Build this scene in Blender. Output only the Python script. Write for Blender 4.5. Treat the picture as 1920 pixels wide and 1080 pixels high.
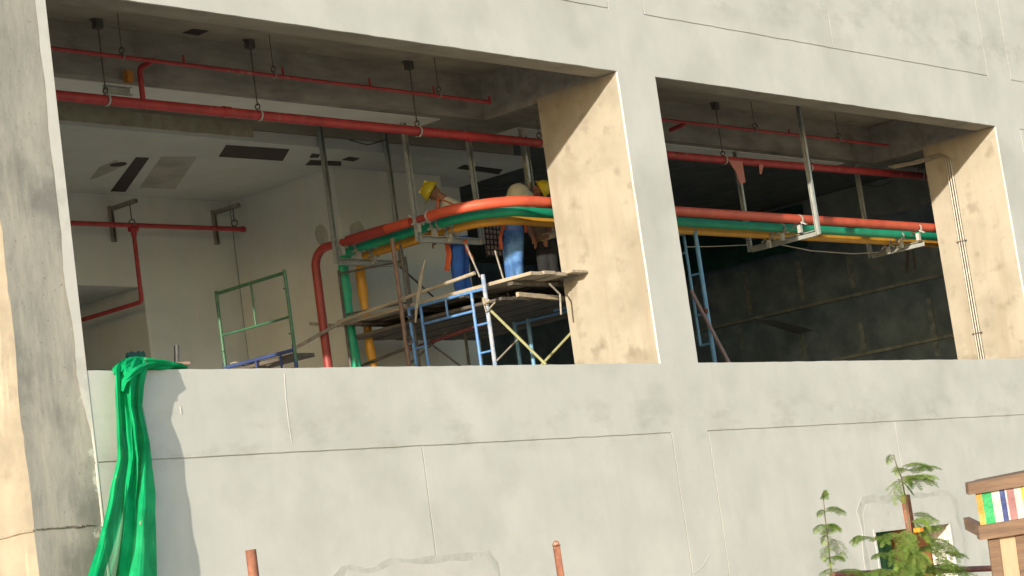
import bpy, math, random
from mathutils import Vector, Matrix, noise
random.seed(7)
for o in list(bpy.data.objects): bpy.data.objects.remove(o)
SC = bpy.context.scene
COL = SC.collection
# ------------------------------------------------------------------ camera
CAM_POS = Vector((-23.80595, -17.84029, -2.97953)); FPX = 4225.893
MR = Matrix(((0.65600962, -0.74220015, -0.13707777), (-0.0173438, -0.19639557, 0.98037134), (0.75455322, 0.64075559, 0.14170996)))
cd = bpy.data.cameras.new("camera"); cam = bpy.data.objects.new("camera", cd); COL.objects.link(cam)
cd.sensor_width = 36; cd.lens = FPX / 1920 * 36; cd.clip_start = .1; cd.clip_end = 2000
rot = Matrix((MR[0], MR[1], -Vector(MR[2]))).transposed()
cam.matrix_world = Matrix.Translation(CAM_POS) @ rot.to_4x4()
SC.camera = cam
# ------------------------------------------------------------------ light
SUN = Vector((3.3, 1.0, -0.71)).normalized()          # direction the light travels
elev = math.asin(-SUN.z); azim = math.atan2(-SUN.x, -SUN.y)
w = bpy.data.worlds.new("World"); SC.world = w; w.use_nodes = True
nt = w.node_tree; bg = nt.nodes['Background']
sky = nt.nodes.new('ShaderNodeTexSky'); sky.sky_type = 'NISHITA'; sky.sun_disc = False
sky.sun_elevation = elev; sky.sun_rotation = azim; sky.dust_density = .7; sky.air_density = 1.15
nt.links.new(sky.outputs[0], bg.inputs[0]); bg.inputs[1].default_value = 0.15
sl = bpy.data.lights.new("sun", 'SUN'); sl.energy = 3.2; sl.angle = math.radians(.55); sl.color = (1, .89, .735)
so = bpy.data.objects.new("sun", sl); COL.objects.link(so); so.location = (-30, -20, 20)
so.rotation_euler = SUN.to_track_quat('-Z', 'Y').to_euler()
SC.view_settings.view_transform = 'Standard'; SC.view_settings.look = 'None'; SC.view_settings.gamma = 1
SC.view_settings.exposure = 1.0
SC.render.engine = 'CYCLES'; SC.cycles.max_bounces = 10; SC.cycles.diffuse_bounces = 8; SC.cycles.transparent_max_bounces = 12
# ------------------------------------------------------------------ helpers
def at(px, py, x=None, y=None, z=None, d=None):
    """the point of a real plane (x=, y= or z=, or at a forward distance d) seen at a photo position"""
    v = MR.transposed() @ Vector(((px - 960) / FPX, (540 - py) / FPX, 1))
    if d is not None: t = d
    elif x is not None: t = (x - CAM_POS.x) / v.x
    elif y is not None: t = (y - CAM_POS.y) / v.y
    else: t = (z - CAM_POS.z) / v.z
    return CAM_POS + v * t
V = Vector
class MB:
    def __init__(s): s.v = []; s.f = []; s.m = []
    def face(s, idx, mi=0): s.f.append(idx); s.m.append(mi)
    def box(s, a, b, mi=0):
        x0, y0, z0 = a; x1, y1, z1 = b; n = len(s.v)
        s.v += [V(p) for p in ((x0,y0,z0),(x1,y0,z0),(x1,y1,z0),(x0,y1,z0),(x0,y0,z1),(x1,y0,z1),(x1,y1,z1),(x0,y1,z1))]
        for q in ((0,3,2,1),(4,5,6,7),(0,1,5,4),(1,2,6,5),(2,3,7,6),(3,0,4,7)): s.face([n+i for i in q], mi)
        return s
    def extrude(s, prof, a, b, ax, ay, mi=0):
        a = V(a); b = V(b); n = len(s.v); k = len(prof)
        for p in (a, b):
            for (u, w_) in prof: s.v.append(p + ax * u + ay * w_)
        for i in range(k):
            j = (i + 1) % k; s.face([n+i, n+j, n+k+j, n+k+i], mi)
        s.face([n+i for i in range(k)][::-1], mi); s.face([n+k+i for i in range(k)], mi)
        return s
    def beam(s, a, b, w_, h, up=V((0,0,1)), mi=0):
        a = V(a); b = V(b); t = (b - a).normalized(); side = t.cross(V(up))
        if side.length < .05: side = t.cross(V((1, 0, 0)))
        side.normalize(); u = side.cross(t).normalized()
        return s.extrude([(-w_/2,-h/2),(w_/2,-h/2),(w_/2,h/2),(-w_/2,h/2)], a, b, side, u, mi)
    def channel(s, a, b, open_dir, w_=.06, d=.045, t=.004):
        a = V(a); b = V(b); tt = (b - a).normalized(); o = V(open_dir); o = (o - tt * o.dot(tt)).normalized(); sd = tt.cross(o)
        pr = [(-w_/2,-d/2),(w_/2,-d/2),(w_/2,d/2),(w_/2-.012,d/2),(w_/2-.012,d/2-t),(w_/2-t,d/2-t),(w_/2-t,-d/2+t),(-w_/2+t,-d/2+t),(-w_/2+t,d/2-t),(-w_/2+.012,d/2-t),(-w_/2+.012,d/2),(-w_/2,d/2)]
        return s.extrude(pr, a, b, sd, o)
    def tube(s, path, r, n=12, cap=True, mi=0, flat=None):
        path = [V(p) for p in path]; k = len(path)
        rs = r if isinstance(r, (list, tuple)) else [r] * k
        t0 = (path[1] - path[0]).normalized(); ref = V((0,0,1)) if abs(t0.z) < .9 else V((1,0,0))
        u = t0.cross(ref).normalized(); base = len(s.v)
        for i, p in enumerate(path):
            t = ((path[min(i+1,k-1)] - p).normalized() + (p - path[max(i-1,0)]).normalized())
            t = t.normalized() if t.length > 1e-6 else t0
            u = (u - t * u.dot(t)).normalized(); w_ = t.cross(u)
            for j in range(n):
                a = 2*math.pi*j/n; s.v.append(p + (u*math.cos(a) + w_*math.sin(a)*(flat or 1)) * rs[i])
        for i in range(k-1):
            for j in range(n):
                a = base+i*n+j; b = base+i*n+(j+1)%n; s.face([a, b, b+n, a+n], mi)
        if cap:
            s.face([base+j for j in range(n)][::-1], mi); s.face([base+(k-1)*n+j for j in range(n)], mi)
        return s
    def ball(s, c, r, n=12, m=8, axes=None, zmin=-1.0, mi=0):
        c = V(c); rx, ry, rz = r if isinstance(r, (tuple, list)) else (r, r, r)
        ax = axes or (V((1,0,0)), V((0,1,0)), V((0,0,1))); base = len(s.v)
        a0 = math.asin(zmin)
        for i in range(m+1):
            ph = a0 + (math.pi/2 - a0) * i / m
            for j in range(n):
                th = 2*math.pi*j/n
                s.v.append(c + ax[0]*(rx*math.cos(ph)*math.cos(th)) + ax[1]*(ry*math.cos(ph)*math.sin(th)) + ax[2]*(rz*math.sin(ph)))
        for i in range(m):
            for j in range(n):
                a = base+i*n+j; b = base+i*n+(j+1)%n; s.face([a, b, b+n, a+n], mi)
        return s
    def torus(s, c, R_, r, axis, n=20, m=8):
        axis = V(axis).normalized(); u = axis.orthogonal().normalized(); w_ = axis.cross(u); base = len(s.v); c = V(c)
        for i in range(n):
            a = 2*math.pi*i/n; d = u*math.cos(a)+w_*math.sin(a)
            for j in range(m):
                b = 2*math.pi*j/m; s.v.append(c + d*(R_+r*math.cos(b)) + axis*(r*math.sin(b)))
        for i in range(n):
            for j in range(m):
                s.face([base+i*m+j, base+((i+1)%n)*m+j, base+((i+1)%n)*m+(j+1)%m, base+i*m+(j+1)%m])
        return s
    def build(s, name, mats, parent=None, origin=None, angle=38, smooth=True, label=None):
        if not isinstance(mats, (list, tuple)): mats = [mats]
        me = bpy.data.meshes.new(name)
        if parent is not None: org = V(parent['_o'])
        else:
            org = V(origin) if origin is not None else V((sum(p.x for p in s.v)/len(s.v), sum(p.y for p in s.v)/len(s.v), min(p.z for p in s.v)))
        if parent is not None and '_o' in parent: rel = V(parent['_o'])
        else: rel = org
        me.from_pydata([tuple(p - rel) for p in s.v], [], s.f)
        for m_ in mats: me.materials.append(m_)
        me.polygons.foreach_set('material_index', s.m)
        if smooth:
            me.polygons.foreach_set('use_smooth', [True]*len(me.polygons)); me.set_sharp_from_angle(angle=math.radians(angle))
        me.update()
        o = bpy.data.objects.new(name, me); COL.objects.link(o)
        if parent is not None: o.parent = parent
        else: o.location = org
        o['_o'] = list(rel)
        if label: o['label'] = label
        return o
def thing(name, label, cat, loc, group=None):
    o = bpy.data.objects.new(name, None); COL.objects.link(o); o.location = loc; o.empty_display_size = .2
    o['_o'] = list(loc); o['label'] = label; o['category'] = cat
    if group: o['group'] = group
    return o
def tag(o, label, cat, group=None, kind=None):
    if label: o['label'] = label
    if cat: o['category'] = cat
    if group: o['group'] = group
    if kind: o['kind'] = kind
    return o
def arc(p0, corner, p1, r, n=8):
    """p0 -> corner -> p1 with a rounded corner of radius r"""
    p0, c, p1 = V(p0), V(corner), V(p1); a = (p0-c).normalized(); b = (p1-c).normalized()
    ang = a.angle(b); tl = r / math.tan(ang/2); s_, e = c + a*tl, c + b*tl
    cen = c + (a+b).normalized() * (r / math.sin(ang/2)); out = []
    for i in range(n+1):
        k = i/n; d = (s_-cen).normalized().slerp((e-cen).normalized(), k); out.append(cen + d*r)
    return out
# ------------------------------------------------------------------ materials
def nd(t, ty, **kw):
    n = t.nodes.new(ty)
    for k, v in kw.items(): setattr(n, k, v)
    return n
def mat(name, c1, c2=None, rough=.8, metal=0., scale=3., detail=6., stretch=(1,1,1), bump=0., bscale=25., stain=None, sscale=1.2, slo=.55, shi=.7, streak=None, stlo=.5, sthi=.8, coat=0., contrast=(.35,.65)):
    m = bpy.data.materials.new(name); m.use_nodes = True; t = m.node_tree; b = t.nodes['Principled BSDF']; L = t.links.new
    b.inputs['Roughness'].default_value = rough; b.inputs['Metallic'].default_value = metal
    if coat: b.inputs['Coat Weight'].default_value = coat
    if c2 is None: c2 = tuple(c*.8 for c in c1)
    tc = nd(t, 'ShaderNodeTexCoord'); mp = nd(t, 'ShaderNodeMapping'); mp.inputs['Scale'].default_value = stretch; L(tc.outputs['Object'], mp.inputs[0])
    n1 = nd(t, 'ShaderNodeTexNoise'); n1.inputs['Scale'].default_value = scale; n1.inputs['Detail'].default_value = detail; n1.inputs['Roughness'].default_value = .62; L(mp.outputs[0], n1.inputs[0])
    r1 = nd(t, 'ShaderNodeValToRGB'); r1.color_ramp.elements[0].position = contrast[0]; r1.color_ramp.elements[1].position = contrast[1]
    r1.color_ramp.elements[0].color = (*c2, 1); r1.color_ramp.elements[1].color = (*c1, 1); L(n1.outputs[0], r1.inputs[0]); out = r1.outputs[0]
    def layer(out, col, sc, lo, hi, st, det=5):
        mm = nd(t, 'ShaderNodeMapping'); mm.inputs['Scale'].default_value = st; mm.inputs['Location'].default_value = (3.3, 1.7, 5.1); L(tc.outputs['Object'], mm.inputs[0])
        n = nd(t, 'ShaderNodeTexNoise'); n.inputs['Scale'].default_value = sc; n.inputs['Detail'].default_value = det; n.inputs['Roughness'].default_value = .6; L(mm.outputs[0], n.inputs[0])
        r = nd(t, 'ShaderNodeMapRange'); r.inputs[1].default_value = lo; r.inputs[2].default_value = hi; L(n.outputs[0], r.inputs[0])
        mx = nd(t, 'ShaderNodeMix', data_type='RGBA'); L(r.outputs[0], mx.inputs[0]); L(out, mx.inputs[6]); mx.inputs[7].default_value = (*col, 1)
        return mx.outputs[2]
    if stain: out = layer(out, stain, sscale, slo, shi, (1,1,1))
    if streak: out = layer(out, streak, 2.2, stlo, sthi, (1.6,1.6,.18))
    L(out, b.inputs['Base Color'])
    if bump:
        nb = nd(t, 'ShaderNodeTexNoise'); nb.inputs['Scale'].default_value = bscale; nb.inputs['Detail'].default_value = 6; L(mp.outputs[0], nb.inputs[0])
        bp = nd(t, 'ShaderNodeBump'); bp.inputs['Strength'].default_value = bump; bp.inputs['Distance'].default_value = .02; L(nb.outputs[0], bp.inputs['Height']); L(bp.outputs[0], b.inputs['Normal'])
    return m
PLASTER = mat('plaster', (.60,.60,.565), (.525,.53,.50), scale=1.1, detail=9, bump=.09, bscale=7, stain=(.43,.43,.40), sscale=.7, slo=.52, shi=.85, streak=(.53,.53,.50), stlo=.5, sthi=.85, rough=.85)
PATCH = mat('smoother plaster', (.60,.59,.55), (.54,.535,.50), scale=2.5, bump=.06, bscale=14, stain=(.46,.455,.42), sscale=2)
SMEAR = mat('grey cement smear', (.44,.44,.41), (.55,.55,.51), scale=5, bump=.25, bscale=16)
JAMB = mat('cream concrete', (.37,.335,.27), (.32,.29,.23), scale=1.6, detail=9, bump=.12, bscale=16, stain=(.22,.205,.165), sscale=.75, slo=.50, shi=.72, streak=(.29,.25,.19), stlo=.5, sthi=.75)
def foot(m):
    t = m.node_tree; b = t.nodes['Principled BSDF']; L = t.links.new; src = b.inputs['Base Color'].links[0].from_socket
    g_ = nd(t, 'ShaderNodeNewGeometry'); sp = nd(t, 'ShaderNodeSeparateXYZ'); L(g_.outputs['Position'], sp.inputs[0])
    n = nd(t, 'ShaderNodeTexNoise'); n.inputs['Scale'].default_value = 3.5; n.inputs['Detail'].default_value = 9; L(g_.outputs['Position'], n.inputs[0])
    for (za, zb, lo, hi, col) in ((.0, .85, .30, -.30, (.24,.215,.165,1)), (0, 9, .02, .02, (.19,.165,.125,1))):
        mr = nd(t, 'ShaderNodeMapRange'); mr.inputs[1].default_value = za; mr.inputs[2].default_value = zb; mr.inputs[3].default_value = lo; mr.inputs[4].default_value = hi; L(sp.outputs[2], mr.inputs[0])
        ad = nd(t, 'ShaderNodeMath', operation='ADD'); L(n.outputs[0], ad.inputs[0]); L(mr.outputs[0], ad.inputs[1])
        r_ = nd(t, 'ShaderNodeMapRange'); r_.inputs[1].default_value = .60; r_.inputs[2].default_value = .74; r_.inputs[4].default_value = .6; L(ad.outputs[0], r_.inputs[0])
        mx = nd(t, 'ShaderNodeMix', data_type='RGBA'); L(r_.outputs[0], mx.inputs[0]); L(src, mx.inputs[6]); mx.inputs[7].default_value = col; src = mx.outputs[2]
    L(src, b.inputs['Base Color'])
foot(JAMB)
SOFFIT = mat('board formed concrete', (.36,.33,.27), (.25,.23,.185), scale=3, detail=8, bump=.15, bscale=22, stretch=(.3,1,1), stain=(.17,.16,.13), sscale=1.3, slo=.6, shi=.75)
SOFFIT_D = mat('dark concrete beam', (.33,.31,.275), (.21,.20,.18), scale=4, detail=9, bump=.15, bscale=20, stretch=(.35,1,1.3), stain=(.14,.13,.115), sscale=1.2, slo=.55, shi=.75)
WHITEW = mat('white skim coat', (.74,.74,.70), (.66,.66,.62), scale=2, bump=.03)
def plaster_extra(m):
    t = m.node_tree; b = t.nodes['Principled BSDF']; L = t.links.new; src = b.inputs['Base Color'].links[0].from_socket
    g_ = nd(t, 'ShaderNodeNewGeometry'); sp = nd(t, 'ShaderNodeSeparateXYZ'); L(g_.outputs['Position'], sp.inputs[0])
    def band(src, za, zb, zc, col, stretch, sc, lo, hi, amt):
        up = nd(t, 'ShaderNodeMapRange'); up.inputs[1].default_value = za; up.inputs[2].default_value = zb; L(sp.outputs[2], up.inputs[0])
        dn = nd(t, 'ShaderNodeMapRange'); dn.inputs[1].default_value = zb; dn.inputs[2].default_value = zc; dn.inputs[3].default_value = 1; dn.inputs[4].default_value = 0; L(sp.outputs[2], dn.inputs[0])
        mm = nd(t, 'ShaderNodeMapping'); mm.inputs['Scale'].default_value = stretch; L(g_.outputs['Position'], mm.inputs[0])
        n = nd(t, 'ShaderNodeTexNoise'); n.inputs['Scale'].default_value = sc; n.inputs['Detail'].default_value = 8; n.inputs['Roughness'].default_value = .65; L(mm.outputs[0], n.inputs[0])
        r_ = nd(t, 'ShaderNodeMapRange'); r_.inputs[1].default_value = lo; r_.inputs[2].default_value = hi; r_.inputs[4].default_value = amt; L(n.outputs[0], r_.inputs[0])
        m1 = nd(t, 'ShaderNodeMath', operation='MULTIPLY'); L(up.outputs[0], m1.inputs[0]); L(dn.outputs[0], m1.inputs[1])
        m2 = nd(t, 'ShaderNodeMath', operation='MULTIPLY'); L(m1.outputs[0], m2.inputs[0]); L(r_.outputs[0], m2.inputs[1])
        mx = nd(t, 'ShaderNodeMix', data_type='RGBA'); L(m2.outputs[0], mx.inputs[0]); L(src, mx.inputs[6]); mx.inputs[7].default_value = (*col, 1); return mx.outputs[2]
    src = band(src, -1.1, -.86, -.1, (.36,.355,.325), (1,1,2), 1.3, .50, .72, .8)
    src = band(src, -.7, -.02, .01, (.40,.395,.36), (5,5,.35), 1.0, .55, .78, .35)
    src = band(src, 4.9, 5.35, 6.4, (.34,.335,.31), (.8,.8,1.5), 1.2, .47, .68, .8)
    src = band(src, -4.6, -3.2, -1.2, (.66,.645,.60), (1,1,.7), .8, .45, .65, .8)
    L(src, b.inputs['Base Color'])
plaster_extra(PLASTER)
ROOMW = mat('room plaster', (.56,.59,.575), (.49,.515,.505), scale=1.0, detail=7, stain=(.50,.49,.44), sscale=1.1, slo=.55, shi=.78, streak=(.58,.57,.52), bump=.04)
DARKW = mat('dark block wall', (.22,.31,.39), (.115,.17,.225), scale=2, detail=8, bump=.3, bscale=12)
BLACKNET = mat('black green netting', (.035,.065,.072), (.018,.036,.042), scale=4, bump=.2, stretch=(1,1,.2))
DECK = mat('dark teal deck', (.16,.18,.17), (.10,.115,.11), scale=3)
HOLE = mat('opening shade', (.05,.035,.032), (.035,.026,.024))  # near-black colour holds the shade of openings that have no depth
GREYPATCH = mat('greyish patch', (.30,.30,.265), (.40,.395,.35), scale=2.5, contrast=(.4,.6))
RED = mat('red fire pipe paint', (.44,.04,.045), (.30,.025,.03), rough=.5, scale=5, bump=.04, stain=(.40,.22,.18), sscale=7, slo=.62, shi=.8)
RED_SHADE = mat('shaded red pipe paint', (.33,.045,.04), (.26,.035,.03), rough=.5, scale=5)  # darker red for the runs in shade; the shade is in the colour
INSR = mat('red insulation', (.60,.105,.05), (.48,.07,.035), rough=.55, scale=3, detail=8, bump=.10, bscale=9, stain=(.50,.17,.11), sscale=5, slo=.58, shi=.85)
INSG = mat('green insulation', (.015,.44,.25), (.01,.33,.18), rough=.5, scale=3, detail=8, bump=.10, bscale=9, stain=(.12,.32,.22), sscale=5, slo=.58, shi=.85)
INSY = mat('orange insulation', (.78,.40,.045), (.66,.31,.035), rough=.5, scale=3, detail=8, bump=.10, bscale=9, stain=(.60,.38,.14), sscale=5, slo=.58, shi=.85)
GALV = mat('galvanised steel', (.46,.48,.46), (.34,.36,.35), rough=.5, metal=.55, scale=9)
STEEL = mat('dull steel', (.15,.145,.135), (.085,.08,.075), rough=.6, metal=.4, scale=12)
BLACK = mat('black iron', (.03,.028,.026), rough=.7)
BLUE = mat('blue scaffold paint', (.12,.30,.62), (.08,.20,.46), rough=.5, scale=9, stain=(.35,.36,.36), sscale=9, slo=.6, shi=.68)
LBLUE = mat('light blue scaffold paint', (.17,.38,.55), (.12,.29,.46), rough=.5, scale=8, stain=(.35,.33,.30), sscale=9, slo=.62, shi=.7)
GREENP = mat('green scaffold paint', (.05,.16,.08), (.035,.10,.055), rough=.5, scale=9, stain=(.25,.24,.2), sscale=12, slo=.62, shi=.7)
OLIVE = mat('olive brace paint', (.34,.34,.17), (.25,.26,.13), rough=.6, scale=9)
PIPEG = mat('weathered scaffold tube', (.36,.33,.28), (.22,.20,.17), rough=.65, metal=.2, scale=8, stain=(.14,.09,.06), sscale=7, slo=.55, shi=.68)
RUST = mat('rusty tube', (.30,.12,.07), (.17,.07,.045), rough=.8, scale=10, detail=8, stain=(.38,.30,.24), sscale=16, slo=.62, shi=.7, bump=.3, bscale=60)
BROWNR = mat('brown rusty tube', (.26,.17,.13), (.17,.11,.09), rough=.75, scale=7)
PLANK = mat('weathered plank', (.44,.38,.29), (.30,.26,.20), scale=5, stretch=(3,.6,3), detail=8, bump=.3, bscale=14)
UPLANK = mat('shaded plank', (.13,.115,.095), (.07,.06,.05), scale=5, stretch=(3,.6,3), detail=8, bump=.3, bscale=14)  # darker copy of the plank colour; underside shade is put into it
WOOD = mat('brown timber', (.22,.14,.09), (.13,.08,.052), scale=5, stretch=(.5,.5,6), detail=9, bump=.25, bscale=20, stain=(.16,.08,.05), sscale=5, slo=.62, shi=.75)
WOODL = mat('pale plywood', (.50,.36,.24), (.38,.27,.17), scale=3, stretch=(3,3,.4), detail=8, bump=.15)
SKIN = mat('skin', (.26,.13,.085), (.21,.10,.065), rough=.55, scale=8)
YEL = mat('yellow helmet plastic', (.62,.50,.03), (.56,.44,.025), rough=.3, scale=5)
SHIRT = mat('cream shirt', (.55,.53,.42), (.46,.44,.34), rough=.9, scale=7, bump=.4, bscale=9)
BROWNC = mat('brown work shirt', (.17,.12,.085), (.08,.06,.045), rough=.9, scale=12, bump=.5, bscale=12)
DENIM = mat('blue work trousers', (.03,.13,.52), (.025,.09,.38), rough=.9, scale=6, bump=.4, bscale=9)
DENIM2 = mat('washed jeans', (.14,.32,.66), (.045,.13,.36), rough=.9, scale=3.5, bump=.4, bscale=9, contrast=(.4,.6))
DARKC = mat('dark trousers', (.012,.013,.015), rough=.9)
ORANGE = mat('orange webbing', (.62,.13,.05), (.5,.09,.03), rough=.7)
HAIR = mat('black hair', (.012,.01,.009), rough=.6)
BOOT = mat('work boot', (.07,.05,.04), rough=.7)
WHITEP = mat('white clamp plastic', (.46,.46,.43), (.33,.33,.31), rough=.5, scale=9)
PINK = mat('pink cloth', (.55,.22,.20), (.45,.17,.15), rough=.9, bump=.3)
CABLE = mat('black cable', (.015,.015,.016), rough=.5)
WIRE = mat('beige cable', (.5,.46,.40), rough=.6)
SAND = mat('bare sandy ground', (.40,.34,.25), (.30,.25,.18), scale=.6, detail=9, bump=.4, bscale=4)
CONDUIT = mat('zinc conduit', (.40,.37,.32), (.27,.25,.22), rough=.45, metal=.5, scale=6)
STEM = mat('plant stem', (.20,.17,.10), (.14,.12,.07), rough=.8)
def translucent(name, c1, c2, tr=.45, alpha=0., scale=5, wscale=None):
    m = mat(name, c1, c2, rough=.6, scale=scale); t = m.node_tree; b = t.nodes['Principled BSDF']; L = t.links.new
    col = b.inputs['Base Color'].links[0].from_socket; o = t.nodes['Material Output']
    tl = nd(t, 'ShaderNodeBsdfTranslucent'); L(col, tl.inputs[0]); mx = nd(t, 'ShaderNodeMixShader'); mx.inputs[0].default_value = tr; L(b.outputs[0], mx.inputs[1]); L(tl.outputs[0], mx.inputs[2]); s_ = mx.outputs[0]
    if alpha:
        tp = nd(t, 'ShaderNodeBsdfTransparent'); m2 = nd(t, 'ShaderNodeMixShader'); m2.inputs[0].default_value = alpha; L(s_, m2.inputs[1]); L(tp.outputs[0], m2.inputs[2]); s_ = m2.outputs[0]
    L(s_, o.inputs[0]); return m
LEAF = translucent('feather leaf green', (.31,.42,.11), (.14,.24,.05), .45, scale=3)
LEAFD = translucent('broad leaf green', (.12,.24,.06), (.05,.12,.03), .35, scale=3)
NET = translucent('green debris netting', (.015,.52,.20), (.0,.34,.12), .3, .05, scale=3)
NETS = translucent('thin green debris netting', (.02,.46,.22), (.01,.38,.17), .35, .36, scale=2)
for m_ in (NET, NETS, LEAF, LEAFD): m_.node_tree.nodes['Principled BSDF'].inputs['Specular IOR Level'].default_value = .1; m_.node_tree.nodes['Principled BSDF'].inputs['Roughness'].default_value = .9
# rough grey column with lime spatter
def column_mat():
    m = mat('raw grey concrete', (.42,.40,.345), (.30,.29,.26), scale=1.5, detail=11, bump=.30, bscale=8, stretch=(1.3,1.3,.55), stain=(.22,.215,.195), sscale=1.1, slo=.47, shi=.64, streak=(.44,.41,.35), stlo=.5, sthi=.68)
    t = m.node_tree; b = t.nodes['Principled BSDF']; L = t.links.new; src = b.inputs['Base Color'].links[0].from_socket
    tc = nd(t, 'ShaderNodeTexCoord'); sp = nd(t, 'ShaderNodeSeparateXYZ'); L(tc.outputs['Object'], sp.inputs[0])
    n = nd(t, 'ShaderNodeTexNoise'); n.inputs['Scale'].default_value = 5; n.inputs['Detail'].default_value = 10; n.inputs['Roughness'].default_value = .7; L(tc.outputs['Object'], n.inputs[0])
    mr = nd(t, 'ShaderNodeMapRange'); mr.inputs[1].default_value = -.30; mr.inputs[2].default_value = .05; mr.inputs[3].default_value = -.28; mr.inputs[4].default_value = .06; L(sp.outputs[0], mr.inputs[0])
    ad = nd(t, 'ShaderNodeMath', operation='ADD'); L(n.outputs[0], ad.inputs[0]); L(mr.outputs[0], ad.inputs[1])
    r = nd(t, 'ShaderNodeMapRange'); r.inputs[1].default_value = .50; r.inputs[2].default_value = .55; L(ad.outputs[0], r.inputs[0])
    mx = nd(t, 'ShaderNodeMix', data_type='RGBA'); L(r.outputs[0], mx.inputs[0]); L(src, mx.inputs[6]); mx.inputs[7].default_value = (.56,.54,.48,1)
    n2 = nd(t, 'ShaderNodeTexNoise'); n2.inputs['Scale'].default_value = 30; n2.inputs['Detail'].default_value = 4; L(tc.outputs['Object'], n2.inputs[0])
    r2 = nd(t, 'ShaderNodeMapRange'); r2.inputs[1].default_value = .66; r2.inputs[2].default_value = .72; r2.inputs[4].default_value = .6; L(n2.outputs[0], r2.inputs[0])
    m3 = nd(t, 'ShaderNodeMix', data_type='RGBA'); L(r2.outputs[0], m3.inputs[0]); L(mx.outputs[2], m3.inputs[6]); m3.inputs[7].default_value = (.14,.13,.115,1); L(m3.outputs[2], b.inputs['Base Color'])
    return m
COLM = column_mat()
# ------------------------------------------------------------------ the setting
GZ = -4.6
g = MB(); N = 40
for i in range(N+1):
    for j in range(N+1):
        sx = ((i/N)*2-1); sy = ((j/N)*2-1); x = math.copysign(abs(sx)**2.5, sx)*900; y = math.copysign(abs(sy)**2.5, sy)*900
        g.v.append(V((x-8, y-6, GZ + .06*noise.noise(V((x*.2, y*.2, 0))))))
for i in range(N):
    for j in range(N): g.face([i*(N+1)+j, (i+1)*(N+1)+j, (i+1)*(N+1)+j+1, i*(N+1)+j+1])
tag(g.build('ground', SAND, origin=(0,0,GZ)), 'bare sandy ground in front of the building', None, kind='structure')
# ------------------------------------------------------------------ the building
BX0 = -10.36
B = thing('concrete_building', 'unfinished pale plastered concrete building with large open window bays', 'building', (0, 0, GZ))
def plate(xs, zs, filled, y0, y1, mb, jit=0.):
    """slab in the facade plane, built as one welded grid with holes"""
    idx = {}
    def vt(i, j, y):
        k = (i, j, y)
        if k not in idx:
            p = V((xs[i], y, zs[j]))
            if jit:
                q = p.copy(); p.x += jit*(noise.noise(V((q.x*3, q.z*3, 1.3)))+.8*noise.noise(V((q.x*11, q.z*11, 1.3)))); p.z += jit*(noise.noise(V((q.x*3, q.z*3, 7.3)))+.8*noise.noise(V((q.x*11, q.z*11, 7.3))))
            idx[k] = len(mb.v); mb.v.append(p)
        return idx[k]
    F = [[filled((xs[i]+xs[i+1])/2, (zs[j]+zs[j+1])/2) for j in range(len(zs)-1)] for i in range(len(xs)-1)]
    for i in range(len(xs)-1):
        for j in range(len(zs)-1):
            if not F[i][j]: continue
            mb.face([vt(i,j,y0), vt(i+1,j,y0), vt(i+1,j+1,y0), vt(i,j+1,y0)])
            for (di, dj, a, b) in ((-1,0,(i,j+1),(i,j)), (1,0,(i+1,j),(i+1,j+1)), (0,-1,(i,j),(i+1,j)), (0,1,(i+1,j+1),(i,j+1))):
                ii, jj = i+di, j+dj
                if not (0 <= ii < len(F) and 0 <= jj < len(F[0]) and F[ii][jj]):
                    mb.face([vt(*b, y0), vt(*a, y0), vt(*a, y1), vt(*b, y1)])
XL, XR, ZB, ZT = -9.53, 24., GZ-.3, 10.
def fine(vals, lo, hi, step=.14):
    s_ = set(vals) | {lo, hi}; v = lo
    while v < hi:
        if all(abs(v-q) > .06 for q in s_): s_.add(v)
        v += step
    return sorted(round(q, 4) for q in s_)
WIN = [(-9.517, 0, 0, 4), (.835, 10.32, 0, 4)]
LOW = [(4.49, 6.70, -3.75, -2.50), (-5.95, -4.1, -3.75, -2.86)]
GH = .008
gro = []                                  # grooves: (x0,x1,z0,z1)
for (a, b) in ((-9.53, 0.01), (.80, 10.35), (11.16, XR)): gro.append((a-GH, b+GH, 4.88-GH, 4.88+GH))
for (a, b) in ((-9.53, 0.01), (.826, 10.33), (11.16, XR)): gro.append((a-GH, b+GH, -.932-GH, -.932+GH))
for xx in (0.01, .80, 5.5666, 10.35, 11.16): gro.append((xx-GH, xx+GH, 4.88-GH, ZT))
for xx in (0.01, .826, 5.56, 10.33, 11.16): gro.append((xx-GH, xx+GH, ZB, -.932+GH))
gro.append((-4.785-GH, -4.785+GH, -2.62, -.932+GH))
gro.append((11.16-GH, 11.16+GH, 0.0, 4.0)); gro.append((11.16-GH, XR, 4-GH, 4+GH))
xv = [v for q in gro for v in q[:2]] + [v for q in WIN+LOW for v in q[:2]]
zv = [v for q in gro for v in q[2:]] + [v for q in WIN+LOW for v in q[2:]]
xs = fine([v for v in xv if XL <= v <= XR], XL, XR); zs = fine([v for v in zv if ZB <= v <= ZT], ZB, ZT)
inside = lambda x, z, q: q[0] < x < q[1] and q[2] < z < q[3]
solid = lambda x, z: not any(inside(x, z, q) for q in WIN+LOW)
fw = MB(); plate(xs, zs, lambda x, z: solid(x, z) and not any(inside(x, z, q) for q in gro), 0, .016, fw, .006)
plate(xs, zs, solid, .016, .030, fw, .006)
fw.build('facade_wall', PLASTER, B)
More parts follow.
